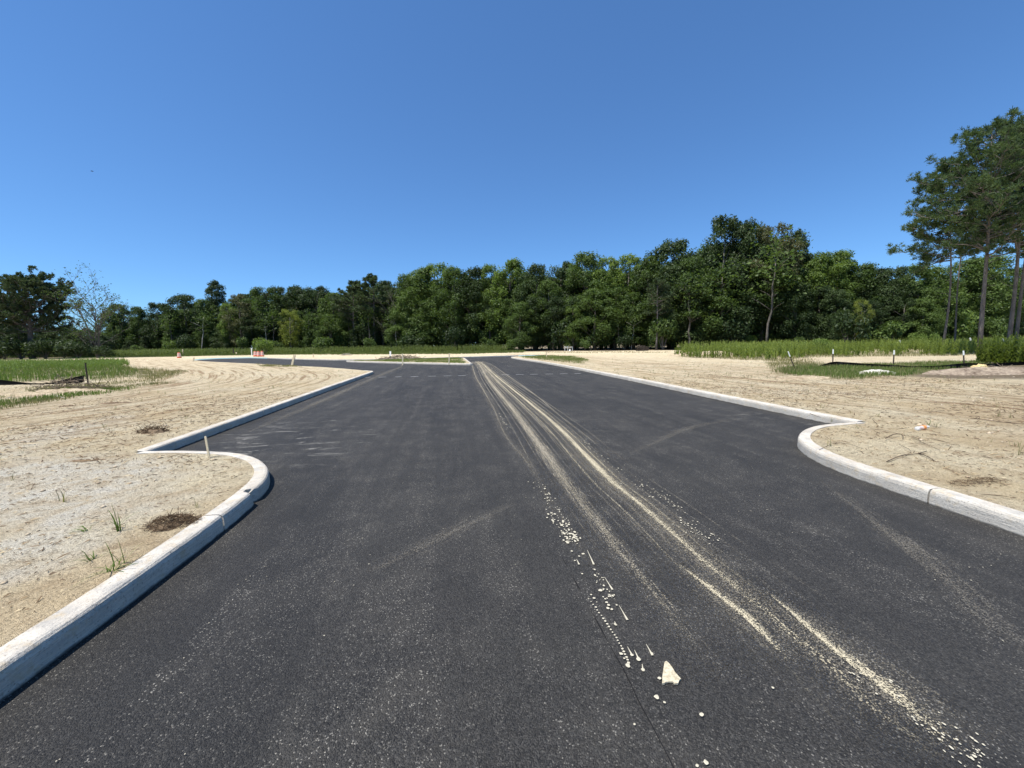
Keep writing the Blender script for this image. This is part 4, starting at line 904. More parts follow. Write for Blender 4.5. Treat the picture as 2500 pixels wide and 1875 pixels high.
def stalks(name, polys, n, h, mat, seed, label, nl=16, L=.16, clumpy=.5):
    """tall feathery weeds: upright stem with many short upswept leaves"""
    rs = R2(seed); P = []
    polys = [np.array(p) for p in polys]; area = [abs(np.sum(p[:, 0]*np.roll(p[:, 1], 1)-p[:, 1]*np.roll(p[:, 0], 1)))/2 for p in polys]; A = sum(area)
    for p, a in zip(polys, area):
        lo, hi = p.min(0), p.max(0); q = rs.uniform(lo, hi, (int(n*a/A*5)+50, 2)); ok = inpoly(q[:, 0], q[:, 1], p); cl = fnoise(q[:, 0]*.6, q[:, 1]*.6, seed, 3)
        ok &= rs.uniform(0, 1, len(q)) < np.clip((cl-clumpy)*5+.5, 0, 1); P.append(q[ok][:int(n*a/A)])
    P = np.concatenate(P); n = len(P); b = np.c_[P, gz(P[:, 0], P[:, 1])-.02]; hh = h*(.55+.45*rs.uniform(0, 1, n)+.5*(fnoise(P[:, 0]*.35, P[:, 1]*.35, seed+3)-.5)); ln = rs.normal(size=(n, 2))*.06
    u = np.tile(np.linspace(.08, 1, nl), n); c = np.repeat(b, nl, 0); H_ = np.repeat(hh, nl); c = c+np.c_[np.repeat(ln, nl, 0)*(u*H_)[:, None], u*H_]
    a = rs.uniform(0, 6.28, len(c)); d = np.c_[np.cos(a), np.sin(a), rs.uniform(.5, 1.6, len(c))]; d /= np.linalg.norm(d, axis=1)[:, None]; s = np.c_[-np.sin(a), np.cos(a), np.zeros(len(a))]
    l = (L*(1.15-.65*u)*rs.uniform(.6, 1.3, len(c)))[:, None]; w_ = l*.16
    V1 = np.concatenate([c-s*w_, c+s*w_, c+d*l]); k = len(c); i = np.arange(k); F1 = np.stack([i, i+k, i+2*k], 1)
    s2 = np.c_[np.full(n, .008), np.zeros(n), np.zeros(n)]; top = b+np.c_[ln*hh[:, None], hh]; V2 = np.concatenate([b-s2, b+s2, top]); j = np.arange(n); F2 = np.stack([j, j+n, j+2*n], 1)+3*k
    tt = np.clip(np.repeat(rs.uniform(0, .75, n)**1.3+.3*fnoise(P[:, 0]*.4, P[:, 1]*.4, seed+9), nl)+rs.uniform(0, .25, k), 0, 1)
    o = npmesh(name, np.concatenate([V1, V2]), [F1, F2], GRASSM[mat], tint=np.r_[tt, np.full(n, .4)]); tag(o, label, 'weeds', None, 'stuff'); return o
grass('tall_grass', [Z_GREEN_L], 19000, .34, .011, 'lush', 1, 'lush green grass patch behind the sagging black silt fence on the left', clumpy=.45)
grass('dry_stalks', [Z_GREEN_L, W([(300, 895), (420, 905), (400, 925), (300, 935), (200, 935)])], 7000, .34, .008, 'dry', 34, 'dry stems standing among the green grass patch on the left', clumpy=.4)
stalks('weeds', [W([(-200, 893), (60, 886), (300, 882), (320, 893), (200, 905), (0, 912), (-200, 925)])], 3600, .62, 'lush', 2, 'leafy weeds along the back of the left grass patch', clumpy=.4)
grass('rough_grass', [Z_GREEN_L2], 2000, .14, .008, 'lush', 3, 'short rough grass in front of the dirt heap on the left', clumpy=.68)
grass('rough_grass', [Z_GREEN_L2, W([(60, 948), (250, 935), (380, 928), (440, 935), (250, 955), (60, 970)])], 6000, .13, .006, 'dry', 33, 'dry yellowish stalks mixed through the rough grass at left', clumpy=.6)
grass('sparse_grass', [W([(300, 900), (400, 905), (470, 905), (420, 925), (350, 935)]), W([(620, 888), (720, 892), (740, 897), (640, 896)])], 3500, .16, .009, 'dry', 4, 'thin dry grass fringing the tyre-marked sand on the left', clumpy=.5)
stalks('weeds', [Z_WEED_R], 7500, 1.4, 'weed', 5, 'broad belt of tall upright green weeds in front of the right forest', nl=26, L=.24, clumpy=.54)
grass('tall_grass', [W([(1635, 870), (1700, 876), (1800, 880), (1900, 882), (1990, 874), (2200, 871), (2440, 867), (2600, 865), (2600, 856), (2200, 860), (1900, 866), (1700, 864)])], 5000, .30, .012, 'dry', 6, 'shorter grass along the front of the tall weed belt', clumpy=.5)
grass('silt_fence_grass', [Z_GRASS_R], 11000, .21, .007, 'lush', 7, 'green grass growing along the low black silt fence on the right', clumpy=.5)
grass('silt_fence_grass', [Z_GRASS_R], 5000, .22, .006, 'dry', 28, 'dry stems mixed into the grass along the right silt fence', clumpy=.35)
grass('silt_fence_grass', [W([(1860, 880), (1990, 878), (2020, 890), (1960, 920), (1880, 912)])], 3000, .22, .007, 'dry', 27, 'thin dry grass around the leftmost leaning fence post', clumpy=.5)
grass('verge_grass', [Z_VERGE], 4500, .20, .010, 'lush', 8, 'short green grass on the verge beside the far end of the right kerb', clumpy=.6)
grass('verge_grass', [Z_VERGE, inset(ISL, .35)], 5000, .18, .012, 'dry', 35, 'dry yellow stems mixed into the verge and island grass', clumpy=.45)
grass('island_grass', [inset(ISL, .35)], 7500, .16, .012, 'lush', 9, 'patchy short grass on the kerbed island at the far junction', clumpy=.48)
stalks('weeds', [WD([(-300, 90), (160, 85), (300, 84), (600, 92), (900, 88), (1180, 80), (1240, 78), (1240, 88), (1150, 94), (900, 104), (450, 114), (200, 108), (-300, 98)])], 14000, 1.5, 'far', 10, 'belt of tall weeds along the foot of the far forest', nl=9, L=.42, clumpy=.35)
grass('far_grass', [WD([(170, 78), (420, 76), (640, 82), (900, 70), (1100, 64), (1280, 66), (1290, 84), (1150, 92), (900, 96), (600, 98), (200, 96)])], 26000, .42, .035, 'far', 11, 'green grass field between the sand and the far forest', clumpy=.42)
grass('far_grass', [WD([(1330, 60), (1640, 52), (1640, 60), (1500, 66), (1330, 70)])], 1500, .15, .02, 'dry', 12, 'thin dry growth on the sand before the uprooted stump', clumpy=.6)

# ------------------------------------------------------------ loose stuff on the sand
def soilpts(n, rs, xr, yr, power=1.0):
    q = np.c_[rs.uniform(*xr, n*3), yr[0]+(yr[1]-yr[0])*rs.uniform(0, 1, n*3)**power]; ok = (edge_dist(q[:, 0], q[:, 1]) > .22) & ~inpoly(q[:, 0], q[:, 1], OUTA)
    return q[ok][:n]
def litter():
    t = NT('straw_and_twigs'); f = t.attr('tint'); m = t.done(t.bsdf(t.ramp(f, [(0, (.05, .035, .022)), (.5, (.16, .11, .065)), (.8, (.34, .25, .14)), (1, (.55, .46, .30))]), .9, .1))
    rs = R2(31); P = np.concatenate([soilpts(13000, rs, (-12, -2.1), (1, 14), 1.3), soilpts(15000, rs, (4.5, 17), (1.0, 16), 1.3), soilpts(3500, rs, (-20, 22), (12, 26))])
    k = vnoise(P[:, 0]*.9, P[:, 1]*.9, 8) > rs.uniform(.1, .75, len(P)); P = P[k]; n = len(P); r = np.hypot(P[:, 0], P[:, 1])
    L = rs.uniform(.006, .040, n)*(1+(rs.rand(n) > .95)*2.0)*np.clip(r/6, .7, 2); a = rs.uniform(0, 6.28, n); d = np.c_[np.cos(a), np.sin(a), rs.normal(0, .18, n)]*L[:, None]; s = np.c_[-np.sin(a), np.cos(a), np.zeros(n)]*(rs.uniform(.0012, .003, n)*np.clip(r/5, .8, 2.2))[:, None]
    c = np.c_[P, gz(P[:, 0], P[:, 1])+.006]; up = np.array([0, 0, .003])
    V = np.concatenate([c-d-s, c-d+s, c+d+s+up, c+d-s+up, c+up*3]); i = np.arange(n); F_ = np.concatenate([np.stack([i+a_*n, i+b_*n, i+4*n], 1) for a_, b_ in ((0, 1), (1, 2), (2, 3), (3, 0))])
    o = npmesh('straw_litter', V, F_, m, tint=np.tile(rs.uniform(0, 1, n)**1.3, 4)); tag(o, 'bits of dry straw and broken twigs strewn over the bare sand', 'straw litter', None, 'stuff')
    # clods and pebbles
    P = np.concatenate([soilpts(5000, rs, (-9, -2.1), (1, 9), 1.2), soilpts(3200, rs, (4.5, 13), (1.0, 11), 1.3), soilpts(1200, rs, (-20, 20), (9, 24))])
    k = vnoise(P[:, 0]*.7, P[:, 1]*.7, 3) > rs.uniform(.15, .8, len(P)); P = P[k]; n = len(P); sz = rs.uniform(.003, .009, n)*(1+(rs.rand(n) > .96)*1.6)*np.clip(np.hypot(P[:, 0], P[:, 1])/5, .8, 2)
    dirs = np.array([(1, 0, 0), (.3, .95, 0), (-.8, .6, 0), (-.8, -.6, 0), (.3, -.95, 0), (0, 0, 1), (0, 0, -.5)], float); c = np.c_[P, gz(P[:, 0], P[:, 1])+sz*.1]
    V = (c[:, None, :]+dirs[None]*sz[:, None, None]*rs.uniform(.55, 1.3, (n, 7, 1))*np.array([1.2, 1.2, .75])).reshape(-1, 3); F0 = np.array([(0, 1, 5), (1, 2, 5), (2, 3, 5), (3, 4, 5), (4, 0, 5), (1, 0, 6), (2, 1, 6), (3, 2, 6), (4, 3, 6), (0, 4, 6)])
    F_ = (F0[None]+np.arange(n)[:, None, None]*7).reshape(-1, 3)
    t = NT('dry_clods'); m = t.done(t.bsdf(t.mix(t.attr('tint'), (.36, .27, .17), (.60, .50, .36)), .95, .1)); tn = np.repeat(rs.uniform(0, 1, n), 10)
    o = npmesh('pebbles', V, F_, m, tint=tn); tag(o, 'small dry clods and pebbles scattered on the sand', 'pebbles', None, 'stuff')
    # little weeds and seedlings
    P = np.concatenate([soilpts(28, rs, (-10, -2.3), (2, 16)), soilpts(150, rs, (4.8, 18), (2.5, 20)), soilpts(260, rs, (-18, 24), (14, 34))]); Q = np.repeat(P, 5, 0)+rs.normal(size=(len(P)*5, 2))*.02
    grass('seedling_grass', None, 0, .15, .0035, 'dry', 32, 'single wiry grass stems standing on the bare sand', lean=.9, pts=Q)
litter()

# ------------------------------------------------------------ heaps
def heap(name, c, rx, ry, h, mat, seed, ang=0, rough=.35, n=44, label=None, cat=None, parent=None):
    F_ = []; ca, sa = math.cos(ang), math.sin(ang); u, v = np.meshgrid(np.linspace(-1, 1, n+1), np.linspace(-1, 1, n+1), indexing='ij'); u = u.ravel(); v = v.ravel()
    r = np.hypot(u, v); X = c[0]+u*rx*ca-v*ry*sa; Y = c[1]+u*rx*sa+v*ry*ca
    e = np.clip(1-r*r*(1+.5*(fnoise(X*2.3/max(rx, .3), Y*2.3/max(ry, .3), seed)-.5)), 0, 1); f = fnoise(X*3.2/max(ry, .1), Y*3.2/max(ry, .1), seed+5, 4)
    V = np.c_[X, Y, gz(X, Y)-.03+h*(e**.8)*(1-rough+rough*2*f)]
    for i in range(n):
        for j in range(n): F_.append((i*(n+1)+j, (i+1)*(n+1)+j, (i+1)*(n+1)+j+1, i*(n+1)+j+1))
    o = npmesh(name, V, np.array(F_), mat, parent, smooth=True)
    if label: tag(o, label, cat)
    return o
def heapmat(name, a, b, sc=14):
    t = NT(name); p = t.pos(); n = t.noise(p, sc, 6, .7); n2 = t.noise(p, sc*.2, 3)
    return t.done(t.bsdf(t.mix(t.ramp(t.math('ADD', t.math('MULTIPLY', n, .6), t.math('MULTIPLY', n2, .4)), [(.38, 0), (.62, 1)]), a, b), .95, .08, t.bump(n, .9, .04)))
HM = {'dirt': heapmat('dug_earth', (.26, .19, .12), (.60, .50, .34)), 'white': heapmat('white_sand', (.60, .55, .45), (.76, .72, .62), 25), 'mulch': heapmat('rotten_mulch', (.10, .07, .05), (.42, .34, .25), 9),
      'yellow': heapmat('yellow_sand', (.52, .39, .18), (.68, .54, .28)), 'brown': heapmat('brown_soil', (.10, .07, .045), (.34, .25, .16), 30)}
def P2(px, py, z=.13): return gp(px, py, z)[:2]
a, b = P2(18, 958), P2(210, 950)
heap('dirt_heap', P2(45, 968), 1.5, .45, .13, HM['dirt'], 1, .0, .45, label='low earth heap at the left edge under the sagging silt fence', cat='dirt heap')
heap('dirt_heap', P2(155, 960), 1.6, .5, .17, HM['dirt'], 2, .15, .5, label='rooty earth heap at the foot of the left silt-fence post', cat='dirt heap')
heap('sand_heap', P2(2140, 913), 1.0, .4, .2, HM['white'], 3, -.1, .15, label='small clean white sand heap before the right silt fence', cat='sand heap')
heap('dirt_heap', P2(2420, 912), 2.9, 1.1, .24, HM['mulch'], 4, -.1, .5, label='long low heap of dark mulch and roots by the right silt fence', cat='dirt heap')
heap('sand_heap', P2(2392, 903), .55, .32, .26, HM['yellow'], 5, 0, .35, label='small yellow sand heap on the dark mulch heap', cat='sand heap')
heap('dirt_heap', P2(1725, 868), 4.2, 1.6, .45, HM['dirt'], 6, 0, .3, label='long pale earth swell at the left end of the tall weed belt', cat='dirt heap')
heap('dirt_heap', P2(1960, 925), 1.2, .5, .12, HM['dirt'], 7, 0, .4, label='low crumbly rise at the foot of the leaning fence post', cat='dirt heap')
heap('soil_clump', P2(374, 1056), .24, .16, .085, HM['brown'], 8, 0, 1.0, 40, 'dark clump of rooty soil above the far left kerb', 'soil clump')
heap('soil_clump', P2(212, 1126), .30, .10, .045, HM['brown'], 9, .1, .8, 26, 'flat dark crumbled soil left of the sharp kerb corner', 'soil clump')
heap('soil_clump', P2(315, 1345), .16, .06, .035, HM['brown'], 10, .3, .8, 22, 'small patch of dark crumbs close to the near left kerb', 'soil clump')
heap('soil_clump', P2(545, 1140), .16, .12, .03, HM['brown'], 11, .3, .6, 22, 'brown crumbs lying inside the rounded left kerb nose', 'soil clump')
heap('soil_clump', P2(2392, 1182), .30, .06, .03, HM['brown'], 12, -.3, .6, 22, 'dark straw-covered ridge behind the near right kerb', 'soil clump')
heap('soil_clump', P2(2375, 1095), .16, .06, .03, HM['brown'], 13, 0, .6, 22, 'small dark clump right of the drink bottle', 'soil clump')
heap('soil_clump', P2(280, 985), .45, .16, .07, HM['brown'], 14, .2, .8, 22, 'dark crumbly clods beside the yellow sand track', 'soil clump')
heap('soil_clump', P2(165, 991), .25, .10, .06, HM['brown'], 15, .2, .8, 22, 'two dark clods left on the yellow sand track', 'soil clump')

def twigs(name, c, R_, n, L, r, mat, seed, label, cat, h=.1, flat=.3):
    rs = R2(seed); mb = MB()
    for i in range(n):
        a = rs.uniform(0, 6.28); q = rs.uniform(0, 1)**.6; x = c[0]+math.cos(a)*R_[0]*q; y = c[1]+math.sin(a)*R_[1]*q; z = float(gz(x, y))+h*(1-q*q)*rs.uniform(.1, 1); b_ = rs.uniform(0, 6.28); l = L*rs.uniform(.4, 1.2); d = np.array([math.cos(b_), math.sin(b_), rs.normal(0, flat)])*l/2
        p = np.array([x, y, z+.01]); mb.tube([p-d, p+rs.normal(size=3)*l*.06, p+d], [r, r*.9, r*.4], 4, False, t=rs.rand())
    t = bpy.data.materials.get(mat[0]) or simple(mat[0], mat[1], .9, .1, .4, 12)
    o = mb.build(name, t); tag(o, label, cat); return o
BR = ('dead_straw', (.13, .085, .05)); TW = ('dry_brushwood', (.22, .17, .12)); PW = ('bleached_wood', (.48, .43, .35))
heap('soil_clump', P2(424, 1285), .21, .13, .055, HM['brown'], 16, .2, .5, 24, 'low mound of dark soil under the straw tuft by the near left kerb', 'soil clump')
twigs('straw_tuft', P2(424, 1283), (.21, .13), 420, .085, .0017, BR, 1, 'dark brown tuft of dead straw beside the near left kerb', 'straw tuft', .085, .5)
twigs('root_tangle', P2(372, 1055), (.24, .16), 170, .13, .003, BR, 21, 'tangle of dark roots sticking out of the rooty soil clump', 'roots', .12, .7)
twigs('brush_pile', P2(977, 876), (2.6, 1.1), 160, .9, .02, TW, 2, 'brown brush pile on the back of the grass island', 'brush pile', .45)
twigs('brush_pile', P2(845, 868), (.9, .7), 26, 1.0, .03, PW, 3, 'little heap of bleached branches on the far left grass', 'brush pile', .35)
twigs('brush_pile', P2(168, 955), (1.3, .5), 90, .7, .010, TW, 4, 'tangle of dry branches on the rooty earth heap by the left silt fence', 'brush pile', .5, .6)
twigs('brush_pile', P2(2430, 908), (2.2, .8), 160, .4, .008, TW, 5, 'broken sticks strewn over the dark mulch heap on the right', 'brush pile', .25)
twigs('straw_tuft', P2(2385, 1180), (.34, .07), 150, .08, .0013, BR, 6, 'thin swath of dead straw behind the near right kerb', 'straw tuft', .035)
def twig(pts, r, label, mat=('dark_twig', (.10, .075, .055)), z=.14, lift=.015):
    mb = MB()
    for P in (pts if isinstance(pts[0][0], (tuple, list)) else [pts]):
        Q = []
        for i, (x, y) in enumerate(P):
            g = gp(x, y, z); g[2] = float(gz(g[0], g[1]))+lift*(1+.8*math.sin(i*1.7)); Q.append(g)
        Q = smooth(np.array(Q), 1); mb.tube(Q, [r*(1-.5*i/len(Q)) for i in range(len(Q))], 5)
    o = mb.build('twig', bpy.data.materials.get(mat[0]) or simple(mat[0], mat[1], .9, .1, .3, 30)); tag(o, label, 'twig'); return o
twig([[(2165, 1128), (2200, 1115), (2235, 1108), (2263, 1099)], [(2243, 1105), (2262, 1117), (2283, 1128)]], .006, 'forked dark twig on the sand behind the near right kerb')
twig([(2162, 1074), (2185, 1064), (2205, 1063), (2204, 1074)], .006, 'bent dark twig lying left below the drink bottle', lift=.03)
twig([(2125, 1048), (2160, 1052), (2200, 1062), (2240, 1064)], .003, 'long wiry stem left of the drink bottle'); twig([(2225, 1068), (2260, 1088), (2295, 1098)], .003, 'wiry stem right below the drink bottle')
twig([(2000, 1100), (2040, 1082), (2080, 1084), (2110, 1094)], .003, 'thin curved stem inside the right kerb nose'); twig([(2196, 1085), (2225, 1100), (2222, 1110), (2180, 1106)], .003, 'hooked thin root above the forked twig')
twig([(1977, 1019), (1990, 1024), (2003, 1028)], .006, 'short black twig leaning on the inner corner of the right kerb', z=.06, lift=.0)
twig([(160, 975), (120, 962), (60, 966), (20, 972)], .02, 'long bleached branch at the foot of the earth heap on the left', ('bleached_wood', (.48, .43, .35)))
twig([(2370, 1022), (2420, 1029), (2480, 1036), (2520, 1038)], .005, 'long dark stem lying on the pinkish sand at right')
twig([(470, 1130), (440, 1120)], .004, 'short twig inside the left kerb nose')

def tuft(px, py, n, L, label, seed, mat='lush', spread=.6, wd=.0035):
    rs = R2(seed); c = P2(px, py); V = []; F3 = []; tt = []
    for i in range(n):
        a = rs.uniform(0, 6.28); l = L*rs.uniform(.5, 1.15); d = np.array([math.cos(a), math.sin(a), 0]); s = np.array([-d[1], d[0], 0]); b = np.array([c[0]+rs.normal(0, .012), c[1]+rs.normal(0, .012), float(gz(*c))-.005]); sp = spread*rs.uniform(.2, 1.2); k = 6; i0 = len(V)
        for j in range(k+1):
            u = j/k; p = b+d*l*sp*u**1.5+np.array([0, 0, l*(u*(1-.15*sp)-.55*sp*u**2.4)]); ww = wd*(1-u)**.6+.0003
            V += [p-s*ww, p+s*ww]
            if j: q = i0+2*j; F3.append((q-2, q-1, q+1, q)); tt.append(rs.rand())
    o = npmesh('grass_tuft', V, np.array(F3), GRASSM[mat], tint=tt); tag(o, label, 'grass tuft'); return o
tuft(292, 1297, 11, .27, 'grass tuft with long upright blades on the pale sand left of the straw tuft', 1, spread=.7)
tuft(212, 1297, 9, .14, 'small grass tuft with spreading runners, left of the long-bladed tuft', 2, spread=1.2)
tuft(222, 1368, 12, .11, 'green low grass tuft near the dark ragged strip in the near left sand', 3, spread=1.1)
tuft(292, 1383, 8, .22, 'few upright blades close to the near left kerb top', 4, spread=.5)
tuft(270, 1400, 14, .17, 'flattened grass lying against the near left kerb', 5, spread=1.4)
tuft(480, 1240, 8, .12, 'thin seedling above the second kerb joint on the left', 6, 'dry', .7, .002)
tuft(2265, 1040, 7, .24, 'dark grass blades growing right beside the drink bottle', 7, spread=.7); tuft(2285, 1042, 6, .22, 'arching grass stems right of the bottle-side blades', 8, 'dry', 1.3, .002)
tuft(2488, 1112, 6, .25, 'upright stalk tuft at the right edge of the sand', 9, 'dry', .35, .003)
tuft(2418, 1080, 5, .17, 'single thin stalk tuft left of the right-edge stalks', 10, 'dry', .3, .002); tuft(2030, 1030, 6, .14, 'seedling by the inner corner of the right kerb', 11, 'dry', .8, .002)
tuft(2437, 1018, 6, .15, 'small stalk tuft on the pinkish sand above the long stem', 12, 'dry', .5, .003); tuft(2466, 1022, 6, .18, 'stalk tuft nearest the right edge on the pinkish sand', 13, 'dry', .5, .003)
tuft(255, 1045, 8, .16, 'wispy tuft on the sand left of the dark rooty clump', 14, 'dry', .6, .003); tuft(30, 1175, 5, .12, 'lone thin blades on the pale sand at the left edge', 15, 'dry', .5, .002)
# ------------------------------------------------------------ survey stakes
WOOD = simple('pine_lath', (.66, .56, .38), .85, .15, .18, 25); WHITE = simple('white_paint', (.80, .80, .76), .6, .3, .06, 20); GREYW = simple('weathered_post', (.07, .055, .045), .9, .1, .3, 25); PVC = simple('white_pipe_plastic', (.78, .78, .74), .4, .4, .05, 10)
def stake(b, tp, wpx, label, mat=WOOD, cat='stake', tip=None, name='survey_stake', z=.13, depth=None, group=None):
    """b, tp: photo pixels of foot and head; both in the plane through the foot facing the view"""
    if depth: x, y = at(b[0], depth); B = np.array([x, y, float(gz(x, y))])
    else: B = gp(b[0], b[1], z); B[2] = float(gz(B[0], B[1]))
    d = depth_of(B); T = at_depth(tp[0], tp[1], d); ax = T-B; L = np.linalg.norm(ax); ax /= L; w_ = wpx/FPX*d; root = empty(name, tuple(B))
    s = np.cross(ax, FW); s /= np.linalg.norm(s); f = np.cross(s, ax); M = np.stack([s, f, ax], 1)
    mb = MB(); tp_ = tip or 0; Ls = L-(tp_*L if tip else 0); mb.box(ax*(Ls/2-.04), (w_, w_*.55 if w_ > .03 else w_*.45, Ls+.08), M=M); mb.build('shaft', mat, root, bevel=.002)
    if tip: m2 = MB(); m2.box(ax*(Ls+L*tip/2), (w_*1.12, w_*.68, L*tip), M=M, taper=.8); m2.build('white_tip', WHITE, root, bevel=.002)
    else: m2 = MB(); m2.box(ax*(Ls+.006), (w_, w_*.5, .014), M=M, taper=.7); m2.build('stake_end', mat, root)
    tag(root, label, cat, group); return root
stake((511, 1119), (502, 1067), 5.0, 'pale wooden stake leaning left inside the near left kerb nose')
stake((713, 893), (719, 867), 5.0, 'pale wooden stake leaning right behind the far left kerb'); stake((472, 883), (473, 873), 3, 'short pale stake at the left end of the side road, right of the single barrel')
stake((447, 869), (446, 853), 2.6, 'tall thin pale stake just right of the single barrel'); stake((571, 867), (569, 851), 2.2, 'thin pale stake left of the three barrels, the taller one', GREYW)
stake((577, 867), (577, 860), 3.0, 'short stub stake between the single barrel and the three barrels', WOOD); stake((615, 869), (614, 850), 2.0, 'tall thin white stake immediately left of the three barrels', WHITE)
stake((765, 873), (765, 864), 2.4, 'small stake on the sand strip beyond the side road'); stake((953, 872), (953, 858), 3.8, 'thick white post behind the grass island', WHITE, 'post')
stake((983, 889), (983, 864), 2.6, 'pale stake on the left half of the grass island, below the white post'); stake((1096, 888), (1097, 863), 2.6, 'pale stake near the right tip of the grass island')
stake((1334, 872), (1334, 859), 2.2, 'small pale stake on the grassy verge right of the main road')
for px, ty, d in ((2196, 831, 50), (2288, 830, 47), (2368, 825, 46), (2447, 826, 42)): stake((px, 0), (px, ty), 3.0, {2196: 'faint white-topped post above the tall weeds beyond the second fence post', 2288: 'white-topped post above the weeds by the yellow-green sapling', 2368: 'white-topped post just left of the thick pine trunk', 2447: 'wide white-topped post between the right pine trunks'}[px], GREYW, 'post', .25, 'marker_post', depth=d)

# ------------------------------------------------------------ silt fences
FAB = simple('black_silt_fabric', (.006, .007, .008), .8, .15, .2, 9, .01)
def ribbon_sheet(name, top, bot, parent, o0, nsub=3):
    top = np.array(top); bot = np.array(bot); n = len(top); V = []; F_ = []; k = nsub+1; rs = R2(n)
    nrm = np.array([-FW[0], -FW[1], 0])*.006
    for side in (0, 1):
        for i in range(n):
            for j in range(k):
                f = j/nsub; p = top[i]*(1-f)+bot[i]*f; p = p+np.array([FW[0], FW[1], 0])*.05*math.sin(i*1.3+j*2)*min(1, f*2); V.append(p+nrm*(side*2-1)-o0)
    m = n*k
    for i in range(n-1):
        for j in range(nsub):
            q = [i*k+j, (i+1)*k+j, (i+1)*k+j+1, i*k+j+1]; F_.append(q); F_.append([m+x for x in q[::-1]])
    for i in range(n-1):
        for j in (0, k-1): a_ = i*k+j; b_ = (i+1)*k+j; F_.append([a_, b_, m+b_, m+a_])
    return npmesh(name, V, np.array(F_), FAB, parent, smooth=False)
def silt_fence_left():
    B = gp(214, 937, .13); d = depth_of(B); root = empty('silt_fence', tuple(B)); o0 = B
    tp = [(-230, 905), (-150, 915), (-80, 920), (0, 927), (35, 931), (75, 935.5), (103, 936), (130, 933), (155, 927), (180, 921), (207, 916)]
    bt = [(-230, 952), (-150, 956), (-80, 957), (0, 956), (35, 953), (75, 950), (103, 947), (130, 946), (155, 944), (180, 940), (204, 932)]
    T = smooth(np.array([at_depth(x, y, d) for x, y in tp]), 1); Bm = smooth(np.array([at_depth(x, y, d) for x, y in bt]), 1); ribbon_sheet('fabric', T, Bm, root, o0)
    for foot, head in (((215, 935), (208, 886)), ((-232, 955), (-238, 900))):
        A = at_depth(*foot, d)-o0-np.array([0, 0, .05]); E_ = at_depth(*head, d)-o0; mb = MB(); mb.tube([A, E_], [.032, .030], 4); mb.build('post', GREYW, root)
    tag(root, 'black sagging silt fence hung from a dark post at the left edge', 'silt fence')
def silt_fence_right():
    posts = [((1941, 902), (1924, 858)), ((2033, 892), (2034, 853)), ((2181, 893), (2183, 855)), ((2354, 896), (2352, 856))]
    B = gp(*posts[1][0], .13); root = empty('silt_fence', tuple(B)); o0 = B; feet = []
    for (f, h) in posts:
        A = gp(*f, .13); A[2] = float(gz(A[0], A[1])); d = depth_of(A); H_ = at_depth(*h, d); feet.append((A, H_)); ax = H_-A; m = A+ax*.72; mb = MB(); mb.tube([A-o0-ax*.05, m-o0], [.030, .030], 4); p = mb.build('post', GREYW, root)
        m2 = MB(); m2.tube([m-o0, H_-o0], [.034, .030], 4); m2.build('white_tip', WHITE, p)
    def gp3(px, py, h): q = gp(px, py, .13); q[2] = float(gz(q[0], q[1]))+h; return q
    T = [gp3(1984, 899, .06), gp3(2005, 897, .12), gp3(2033, 894, .26), gp3(2070, 896, .24), gp3(2120, 898, .20), gp3(2181, 899, .17), gp3(2230, 900, .12), gp3(2290, 901, .15), gp3(2354, 898, .24), gp3(2385, 894, .14), gp3(2420, 895, .12), gp3(2470, 894, .16), gp3(2560, 894, .2)]
    Bt = [q-np.array([0, 0, 1])*(q[2]-float(gz(q[0], q[1]))+.04) for q in T]; ribbon_sheet('fabric', smooth(np.array(T), 1), smooth(np.array(Bt), 1), root, o0, 2)
    tag(root, 'low slumped black silt fence with four dark white-tipped posts on the right', 'silt fence')
silt_fence_left(); silt_fence_right()

# ------------------------------------------------------------ traffic barrels
ORG = simple('orange_plastic', (.80, .11, .02), .5, .35, .08, 6); WB = simple('white_reflective_band', (.72, .70, .66), .4, .4, .06, 10); RUB = simple('black_rubber', (.02, .02, .02), .8, .2, .1, 10)
def barrel():
    root = empty('traffic_barrel'); mb = MB()
    prof = [(.285, .04), (.295, .06), (.295, .20), (.268, .215), (.265, .36), (.248, .375), (.245, .53), (.228, .545), (.225, .70), (.208, .715), (.200, .86), (.185, .885), (.12, .90), (.0, .90)]
    mb.lathe(prof[:-1], 24); mb.build('body', ORG, root, True)
    for i, (z0, z1, r0, r1) in enumerate(((.235, .345, .2685, .2675), (.395, .51, .2485, .2475), (.565, .68, .2285, .2275), (.735, .83, .2095, .2055))):
        m = MB(); m.lathe([(r0-.002, z0), (r0, z0+.002), (r1, z1-.002), (r1-.002, z1)], 24); m.build('white_band', WB, root, True)
    m = MB(); m.lathe([(.36, 0), (.365, .03), (.33, .05), (.28, .052)], 24); m.build('rubber_base', RUB, root, True)
    m = MB(); m.tube([(-.08, 0, .895), (-.07, 0, .955), (0, 0, .975), (.07, 0, .955), (.08, 0, .895)], .013, 6); m.build('handle', ORG, root); return root
b0 = barrel(); used.discard(b0.name)
for px, py, lb in ((438, 874.5, 'orange and white striped traffic barrel standing alone on the far left sand'), (623.5, 870.5, 'left one of the three striped traffic barrels'), (631.5, 870.8, 'middle one of the three striped traffic barrels'), (640.5, 870.6, 'right one of the three striped traffic barrels')):
    q = gp(px, py, .14); place(b0, q[0], q[1], px, 1.0, lb, 'traffic barrel', None)
for o in list(S.objects):
    if o.name.startswith('traffic_barrel'): o['group'] = 'striped traffic barrels at the far side road'

